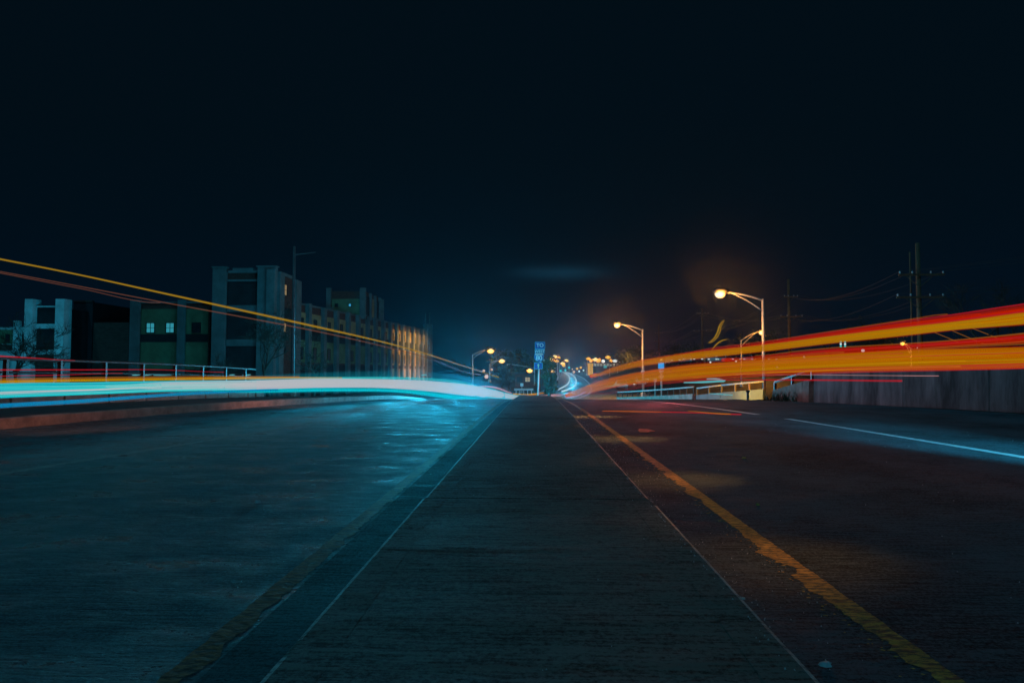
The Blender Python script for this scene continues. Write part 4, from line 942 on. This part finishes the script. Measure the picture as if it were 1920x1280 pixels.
def store_row():
    D = 250; k = D / 1280; O = Vector((at(1098, 700, D).x, D, 0)); A = lambda px: (px - 1098) * k; Z = lambda py: HCAM + (700 - py) * k; g = zt(O.x + 5, D) - .4
    th = empty('store_building', (O.x, D, g), 'far low store with a bright yellow front and pale lit windows right of the bend', 'building')
    part(th, 'wall', 'brick', O, U0, N0, 0, A(1170), g, Z(680), -12, 0)
    part(th, 'roof', 'roof', O, U0, N0, -.3, A(1171), Z(680), Z(678), -12.3, .5)
    part(th, 'store_front', 'win_yellow', O, U0, N0, A(1102), A(1112), g + .3, Z(681), .02, .2)
    for i, a in enumerate((1114, 1119.5, 1125, 1131, 1137, 1143, 1149, 1155)): window(th, O, U0, N0, A(a), Z(686.5), A(a + 4.4) - A(a), 1.0, 'win_white', .05)
    part(th, 'sign_board', emis('teal_board', (0.02, .32, .34), .8), O, U0, N0, A(1131), A(1137), Z(690), Z(685), .7, .85)
    D = 200; k = D / 1280; O = Vector((at(1090, 700, D).x, D, 0))
    th = empty('shop_building', (O.x, D, zt(O.x, D)), 'dark low shop with reddish walls in front of the bright yellow store', 'building')
    part(th, 'wall', 'brick', O, U0, N0, (1116 - 1090) * k, (1131 - 1090) * k, zt(O.x, D) - .5, Z(688), -8, 0)
    part(th, 'roof', 'roof', O, U0, N0, (1115.5 - 1090) * k, (1131.5 - 1090) * k, Z(688), Z(688) + .3, -8.2, .2)
store_row()
def shed():
    D = 120; k = D / 1280; O = Vector((at(966, 700, D).x, D, 0)); A = lambda px: (px - 966) * k; Z = lambda py: HCAM + (700 - py) * k; g = zg(D) - .2
    th = empty('roadside_shed', (O.x, D, g), 'dark flat-roofed roadside building lit orange on its right end, left of the route sign', 'building')
    part(th, 'wall', 'brick', O, U0, N0, 0, A(1001), g, Z(702), -8, 0); part(th, 'roof', 'roof', O, U0, N0, -.3, A(1002), Z(702), Z(699), -8.3, .5)
    window(th, O, U0, N0, A(969), Z(716), 1.0, .9, 'glass', .05); window(th, O, U0, N0, A(984), Z(716), 1.0, .9, 'win_warm', .05)
    q = at(978.5, 721, 95); b0 = (q.x, 95, zg(95))
    th = empty('small_sign', b0, 'small white square sign before the dark roadside building', 'road sign')
    b = MB(); b.tube([b0, (q.x, 95, q.z)], .05, 6); b.build('post', MAT['galv'], th); plate('panel', q.x, 94.9, q.z, .42, .42, MAT['signwhite'], th)
    th = empty('guardrail', (at(965, 735, 90).x, 90, zg(90)), 'pinkish steel guardrail below the dark roadside building', 'guardrail')
    xa, xb = at(964, 730, 90).x, at(1000, 730, 90).x; zz = at(980, 730, 90).z
    b = MB(); b.box(xa, xb, 89.95, 90.02, zz - .12, zz + .14); b.build('beam', MAT['galv'], th)
    for i in range(5):
        x = xa + (xb - xa) * (i + .5) / 5; b = MB(); b.box(x - .06, x + .06, 90.02, 90.14, zg(90), zz + .1); b.build('post', MAT['galv'], th)
shed()
# mast arm (traffic signal mast)
p0 = at(1002, 689, 140); p1 = at(950, 682, 140)
th = empty('mast_arm', (p0.x, 140, zg(140)), 'long pale mast arm reaching left over the road from beside the route sign', 'signal mast')
b = MB(); b.tube([(p0.x, 140, zg(140)), (p0.x, 140, p0.z)], [.16, .12], 8); b.build('pole', MAT['galv'], th)
b = MB(); b.tube([p0, p1], [.10, .06], 8); b.build('arm', MAT['galv'], th)
q = at(958, 686, 140); b = MB(); b.box(q.x - .18, q.x + .18, 139.85, 140.15, q.z - .5, q.z + .35); b.build('signal_head', MAT['darkmetal'], th)

# ------------------------------------------------------------------ utility poles and wires
WIRE_ENDS = []
def utility_pole(px, top, D, arms, r, label, twin=None):
    p = at(px, top, D); g = zt(p.x, D); th = empty('utility_pole', (p.x, D, g), label, 'utility pole', 'utility poles on the right')
    b = MB(); b.tube([(p.x, D, g), (p.x, D, p.z)], [r * 1.3, r], 10); b.build('pole', MAT['wood'], th, True)
    ends = []
    for (x0, x1, y) in arms:
        a = at(x0, y, D); c = at(x1, y, D); b = MB(); b.box(a.x, c.x, D - r - .12, D - r, a.z - .07, a.z + .07); b.build('crossarm', MAT['wood'], th)
        for s in (-1, 1):
            e_ = (c.x - a.x) / 2 * .6
            b = MB(); b.tube([(p.x, D - r - .03, a.z - .9), (p.x + s * e_, D - r - .03, a.z - .06)], .03, 5); b.build('brace', MAT['wood'], th)
        for f in (.03, .3, .7, .97):
            x = a.x + (c.x - a.x) * f; b = MB(); b.tube([(x, D - r - .06, a.z + .07), (x, D - r - .06, a.z + .16), (x, D - r - .06, a.z + .26)], [.03, .07, .04], 6); b.build('insulator', MAT['grit'], th)
            ends.append(Vector((x, D - r - .06, a.z + .26)))
    if twin:
        t0 = at(twin[0], twin[1], D); b = MB(); b.tube([(t0.x, D + .5, g), (t0.x, D + .5, t0.z)], [r * .5, r * .4], 8); b.build('side_pole', MAT['wood'], th, True)
    WIRE_ENDS.append(ends); return p
u1 = utility_pole(1720, 456, 50, [(1682, 1768, 516), (1678, 1768, 558)], .15, 'big near wooden utility pole with two wide crossarms above the orange bands', (1713, 470))
u2 = utility_pole(1478, 524, 92, [(1469, 1495, 557), (1462, 1504, 594)], .17, 'middle utility pole with two crossarms right of the tallest street lamp')
u3 = utility_pole(1316, 578, 150, [(1300, 1334, 621), (1306, 1328, 588)], .18, 'far utility pole left of the tallest street lamp above the curved amber streak')
u4 = utility_pole(1235, 608, 210, [(1226, 1244, 640), (1228, 1242, 625)], .2, 'farthest faint utility pole right above the blue route panel')
off = [Vector((28 + 14 + i * .6, 14, 11 + (i // 4) * -1.7)) for i in range(8)]
chain = [off] + WIRE_ENDS
for k in range(4):
    for i in (0, 1, 3, 4, 6, 7):
        a, b_ = chain[k][i], chain[k + 1][i]; n = 14
        pts = [a.lerp(b_, s / n) - Vector((0, 0, 1.3 * 4 * (s / n) * (1 - s / n))) for s in range(n + 1)]
        b = MB(); b.tube(pts, .014 + .006 * k, 4)
        o = b.build('power_line', MAT['darkmetal'])
        arm = {0: 'upper left', 1: 'upper inner left', 3: 'upper right', 4: 'lower left', 6: 'lower inner right', 7: 'lower right'}[i]
        seg = ['between right frame edge and big near pole', 'between big near pole and middle pole', 'between middle pole and far pole', 'between far pole and farthest pole'][k]
        tag(o, f'thin wire on {arm} insulator {seg}', 'wire', 'overhead wires between the utility poles')

# three guy-like wires below the upper band, amber light put into their material
th = empty('glowing_guy_wires', at(1790, 640, 48), 'three slanting guy wires glowing amber right of the big wooden utility pole', 'wire')
for a, b_ in (((1752, 623), (1796, 641)), ((1786, 620), (1848, 646)), ((1820, 614), (1884, 639))):
    b = MB(); b.tube([at(*a, 49), at(*b_, 49)], .022, 6); b.build('wire', TM['amber_dim'], th)

# ------------------------------------------------------------------ trees
def bare_tree(base, H, label, seed=0, spread=1.0, levels=5, group='bare winter trees', trunk=.5, rad=None, name='bare_tree'):
    rnd = random.Random(seed); base = Vector(base)
    th = empty(name, base, label, 'tree', group)
    tb = MB(); cr = MB()
    r0 = rad or H * .018
    def branch(p, d, ln, r, lv):
        n = 4; pts = [p]; dd = d.copy()
        for i in range(n):
            dd = (dd + Vector((rnd.gauss(0, .10), rnd.gauss(0, .10), .05 + rnd.gauss(0, .06)))).normalized(); pts.append(pts[-1] + dd * ln / n)
        (tb if lv == 0 else cr).tube(pts, [r * (1 - .45 * i / n) for i in range(n + 1)], 7 if lv == 0 else (5 if lv < 3 else 3), lv == 0)
        if lv >= levels: return
        kids = rnd.choice((3, 4)) if lv < 2 else rnd.choice((2, 3, 4))
        for k in range(kids):
            t_ = rnd.uniform(.45, 1.0) if lv else rnd.uniform(.6, 1.0)
            i = min(n - 1, int(t_ * n)); q = pts[i].lerp(pts[i + 1], t_ * n - i)
            an = rnd.uniform(0, 6.283); tilt = rnd.uniform(.35, .85) * spread
            ax = dd.cross(Vector((math.cos(an), math.sin(an), .1))).normalized()
            nd = (Matrix.Rotation(tilt, 3, ax) @ dd).normalized(); nd.z = max(nd.z, -.1)
            branch(q, nd, ln * rnd.uniform(.6, .85), max(.013, r * .52), lv + 1)
    branch(base, Vector((rnd.gauss(0, .05), rnd.gauss(0, .05), 1)).normalized(), H * .30, r0, 0)
    tb.build('trunk', MAT['bark'], th, True); cr.build('crown', MAT['bark'], th)
def tpos(px, D): p = at(px, 700, D); return (p.x, D, zt(p.x, D))
bare_tree(tpos(505, 52), 9.6, 'wide bare tree in front of the factory tower', 5, 1.25, 6)
bare_tree(tpos(420, 50), 4.6, 'small bare tree left of the factory tower base', 8, 1.2, 5)
bare_tree(tpos(372, 50), 3.8, 'low bare shrub-like tree in front of the green factory panels', 18, 1.3, 5)
bare_tree(tpos(590, 56), 7.0, 'bare tree in front of the first bays of the factory wing', 21, 1.3, 5)
bare_tree(tpos(36, 48), 7.5, 'thick bare tree in front of the office block, far left', 12, 1.1, 6)
bare_tree(tpos(128, 50), 6.8, 'thin bare tree before the right white pier of the office block', 33, 1.2, 5)
bare_tree(tpos(941, 105), 4.6, 'pale bare bush lit pink below the second left lamp', 41, 1.3, 5, rad=.09)
bare_tree(tpos(957, 100), 4.6, 'bare bush right of the pale pink-lit one', 42, 1.3, 5, rad=.09)
bare_tree(tpos(1838, 46), 10.5, 'tall bare tree above the orange bands near the right edge', 51, 1.0, 6)
bare_tree(tpos(1795, 60), 8.5, 'bare tree between the big utility pole and the right edge tree', 52, 1.1, 5)
bare_tree(tpos(1560, 100), 8.0, 'distant bare tree right of the middle utility pole', 53, 1.2, 5)
bare_tree(tpos(1905, 60), 9.0, 'bare tree cut by the right edge of the picture', 56, 1.1, 5)

def leafy(px, D, w, h, label, seed, z0=0.0, n=2600):
    rnd = random.Random(seed); x, y, g = tpos(px, D); th = empty('evergreen_tree', (x, y, g), label, 'tree', 'dark trees around the junction')
    b = MB(); b.tube([(x, y, g), (x + .1, y, g + h * .4), (x, y, g + h * .8)], [.16, .11, .04], 7)
    for k in range(7):
        a = rnd.uniform(0, 6.28); zz = g + h * rnd.uniform(.3, .7); b.tube([(x, y, zz), (x + math.cos(a) * w * .35, y + math.sin(a) * w * .35, zz + h * .12)], [.06, .02], 5)
    b.build('trunk', MAT['bark'], th)
    cl = [(Vector((x + rnd.uniform(-.33, .33) * w, y + rnd.uniform(-.33, .33) * w, g + h * (.22 + .66 * rnd.random()))), w * rnd.uniform(.12, .26)) for _ in range(26)]
    m = MB()
    for i in range(n):
        c, r = rnd.choice(cl); d = Vector((rnd.gauss(0, 1), rnd.gauss(0, 1), rnd.gauss(0, 1))).normalized() * r * rnd.uniform(.4, 1.1)
        p = c + d; s = rnd.uniform(.05, .13) * max(1, D / 60); a = Vector((rnd.gauss(0, 1), rnd.gauss(0, 1), rnd.gauss(0, 1))).normalized() * s; bb = a.orthogonal().normalized() * s * .6
        m.quad(p - a, p + bb, p + a, p - bb)
    me = m.build('crown', MAT['leaf'], th)
leafy(1029, 62, 1.35, 4.3, 'dark leafy tree immediately right of the route sign pole', 1)
leafy(1033, 75, 1.6, 3.0, 'lower dark shrub at the left edge of the far bend', 2)
leafy(968, 150, 7, 7.0, 'broad dark tree behind the low lamps left of the route sign', 3)
leafy(948, 165, 8, 6.6, 'dark tree behind the second left roadside lamp', 4)
leafy(996, 155, 6, 6.0, 'dark tree behind the low lamp beside the sign', 5)
leafy(1180, 230, 14, 9, 'dark tree mass right of the store row', 6)
leafy(1215, 230, 14, 8, 'dark tree left of the farthest utility pole', 7)
leafy(1270, 190, 13, 8, 'dark tree behind the raised parking lot, left one', 8)
leafy(1420, 170, 14, 9, 'dark tree behind the raised parking lot, middle one', 9)
leafy(1640, 120, 11, 7.5, 'dark tree between the middle and the big utility pole', 10)
# weeds at the foot of the barrier and wall
def tuft(px, D, label, seed, n=60, s=.35):
    rnd = random.Random(seed); x, y, g = tpos(px, D); b = MB()
    for i in range(n):
        a = rnd.uniform(0, 6.28); rr = rnd.uniform(0, s * 1.6); q = Vector((x + math.cos(a) * rr, y + math.sin(a) * rr * .4, g)); t_ = Vector((rnd.gauss(0, .12), rnd.gauss(0, .12), rnd.uniform(.4, 1) * s)); w = Vector((.012, .01, 0))
        b.quad(q - w, q + w, q + w * .3 + t_, q - w * .3 + t_)
    o = b.build('weed_tuft', MAT['leaf'], None, False, (x, y, g)); tag(o, label, 'weeds', 'weeds along the walls')
tuft(1452, 24.5, 'weeds at the foot of the sloping parapet', 1); tuft(1475, 23, 'darker weeds where the stained wall begins', 2, 90); tuft(1240, 56, 'weeds at the foot of the blue panel post', 3, 90, .5)
tuft(1262, 52, 'weeds at the barrier right of the blue panel post', 4, 90, .5); tuft(1300, 48, 'weeds at the middle of the barrier', 5, 90, .4)

# ------------------------------------------------------------------ parked cars on the raised lot
CARP = [mat('car_silver', (.45, .46, .48), .3, .6, .05), mat('car_dark', (.04, .045, .06), .3, .6, .05), mat('car_white', (.7, .7, .7), .3, .6, .05), mat('car_red', (.3, .03, .03), .3, .6, .05)]
def make_car(m, label, x, y, z, rz):
    th = empty('parked_car', (0, 0, 0), label, 'car', 'cars parked on the raised lot')
    prof = [(-2.15, .35), (-2.2, .75), (-1.9, .95), (-1.25, 1.0), (-.75, 1.42), (.65, 1.45), (1.35, 1.0), (2.0, .88), (2.2, .6), (2.15, .32)]
    b = MB(); n = len(prof)
    for s, k in ((-.86, 1), (.86, 1)):
        for (a, c) in prof: b.v.append((a, s * (1 - .16 * max(0, c - .95) / .5), c))
    b.f = [tuple(range(n)), tuple(range(n, 2 * n))[::-1]] + [(i, (i + 1) % n, n + (i + 1) % n, n + i) for i in range(n)]
    b.build('body', m, th)
    for s in (-1, 1):
        w = MB(); w.hexa([(-1.05, s * .80, 1.02), (1.1, s * .80, 1.02), (1.1, s * .865, 1.02), (-1.05, s * .865, 1.02), (-.68, s * .70, 1.38), (.6, s * .70, 1.38), (.6, s * .76, 1.38), (-.68, s * .76, 1.38)]); w.build('side_window', MAT['glass'], th)
        for xx in (-1.35, 1.35):
            w = MB(); w.tube([(xx, s * .72, .33), (xx, s * .90, .33)], .33, 14); wo_ = w.build('wheel', MAT['rubber'], th)
            w = MB(); w.tube([(xx, s * .90, .33), (xx, s * .91, .33)], .19, 10); w.build('rim', MAT['galv'], wo_)
    for xx, z0, z1, x2 in ((-1.27, 1.02, 1.38, -.80), (1.33, 1.02, 1.40, .73)):
        sg = -1 if xx < 0 else 1
        w = MB(); w.hexa([(xx, -.66, z0), (xx, .66, z0), (xx + sg * .03, .66, z0), (xx + sg * .03, -.66, z0), (x2, -.6, z1), (x2, .6, z1), (x2 + sg * .03, .6, z1 + .02), (x2 + sg * .03, -.6, z1 + .02)]); w.build('windscreen' if sg > 0 else 'rear_window', MAT['glass'], th)
    for s in (-1, 1):
        w = MB(); w.box(2.14, 2.2, s * .62 - .16, s * .62 + .16, .62, .76); w.build('headlight', MAT['lensw'], th)
    th.location = (x, y, z); th.rotation_euler = (0, 0, rz); return th
slots = [1165, 1182, 1200, 1222, 1262, 1285, 1308, 1330, 1352, 1375, 1400, 1445]
protos = [make_car(CARP[i], '', 0, 0, 0, 0) for i in range(4)]
side = ['nearest the store row', 'second from the store row', 'just left of the left steel lamp pole', 'between that lamp pole and the blue route panel', 'just right of the blue route panel', 'beside the white floodlight',
        'second right of the white floodlight', 'third right of the white floodlight', 'under the curved amber streak', 'left of the thin lamp pole', 'between the thin and the tallest lamp pole', 'right of the tallest lamp pole']
cn = ['silver', 'dark', 'white', 'red']
used = set()
for i, px in enumerate(slots):
    D = 112 + (i % 3) * 3; p = at(px, 690, D); z = zt(p.x, D); k = (i * 3 + (i // 4)) % 4; rz = R(-90 + random.uniform(-12, 12))
    lab = f'parked {cn[k]} car {side[i]}'
    if k in used: copy_tree(protos[k], (p.x, D, z), lab, None, rz)
    else: used.add(k); protos[k].location = (p.x, D, z); protos[k].rotation_euler = (0, 0, rz); protos[k]['label'] = lab

# ------------------------------------------------------------------ grit and litter on the road
def chip(px, py, s, m, label, top=False, name='road_chip'):
    D = (HCAM - (.155 if top else 0)) * 1280 / (py - 700); p = at(px, py, D); z = zg(D) + (.165 if top else .003)
    rnd = random.Random(px); b = MB(); n = 7
    P = [(p.x + math.cos(i / n * 6.283) * s * rnd.uniform(.7, 1.2), D + math.sin(i / n * 6.283) * s * rnd.uniform(.5, 1.0)) for i in range(n)]
    b.v = [(x, y, z) for x, y in P] + [(p.x + (x - p.x) * .7, D + (y - D) * .7, z + s * rnd.uniform(.4, .7)) for x, y in P] + [(p.x, D, z + s * .62)]
    b.f = [(i, (i + 1) % n, n + (i + 1) % n, n + i) for i in range(n)] + [(n + i, n + (i + 1) % n, 2 * n) for i in range(n)]
    o = b.build(name, MAT[m], None, False, (p.x, D, z)); tag(o, label, 'stone', 'loose chips on the road')
chip(484, 944, .022, 'grit', 'pale stone chip alone on the middle of the left road'); chip(589, 872, .018, 'grit', 'small pale chip on the left road, beyond the lone middle one')
chip(711, 843, .016, 'grit', 'pale flat chip on the left road nearest the bright glow'); chip(587, 911, .012, 'grit', 'tiny chip between the two nearer pale chips on the left road')
chip(1395, 858, .022, 'gritamber', 'amber chip on the right road between yellow and white lines'); chip(1421, 943, .016, 'gritamber', 'smaller amber chip nearer the camera on the right road')
chip(1548, 1230, .018, 'grit', 'pale blue stone beside the yellow line at the lower right'); chip(1584, 1266, .008, 'grit', 'tiny pale stone at the bottom edge beside the yellow line')
chip(972, 848, .009, 'gritamber', 'small pinkish chip on top of the median', True); chip(1393, 1113, .010, 'grit', 'small pale chip against the right median kerb')
# fine glittering grit: nobody could count it
rnd = random.Random(4); b = MB()
for i in range(1500):
    y = 1.0 + 11 * rnd.random() ** 1.6; r_ = rnd.random()
    if r_ < .45: x = rnd.gauss(MEDR + .06, .06); z = zg(y); 
    elif r_ < .75: x = rnd.uniform(.62, 1.0); z = zg(y)
    else: x = rnd.uniform(-6, 6); z = zg(y)
    if MEDL < x < MEDR + .01: z = zg(y) + .172; x = max(MEDL + .05, min(MEDR - .05, x))
    s = rnd.uniform(.0008, .0026) * (1 + y * .15); q = Vector((x, y, z + s))
    b.v += [tuple(q + Vector(c) * s) for c in ((1, 0, -.8), (-.5, .9, -.8), (-.5, -.9, -.8), (0, 0, .8))]; n = len(b.v) - 4; b.f += [(n, n + 1, n + 2), (n, n + 1, n + 3), (n + 1, n + 2, n + 3), (n + 2, n, n + 3)]
o = b.build('grit', MAT['grit']); tag(o, 'fine pale grit scattered along the median kerb and road', 'grit', kind='stuff')

# ------------------------------------------------------------------ night air
def haze():
    b = MB(); b.box(-170, 170, -14, 520, -4.5, 26)
    m = bpy.data.materials.new('night_air'); m.use_nodes = True; t = m.node_tree; t.nodes.clear()
    o = N(t, 'ShaderNodeOutputMaterial'); v = N(t, 'ShaderNodeVolumePrincipled'); v.inputs['Color'].default_value = (.70, .78, .98, 1); v.inputs['Density'].default_value = 0.0006; v.inputs['Anisotropy'].default_value = 0.965
    L(t, v.outputs[0], o.inputs['Volume'])
    ob = b.build('haze', m); tag(ob, kind='stuff'); ob['label'] = 'thin humid night air over the road and junction'; ob['category'] = 'haze'
HAZE = True
if HAZE: haze()
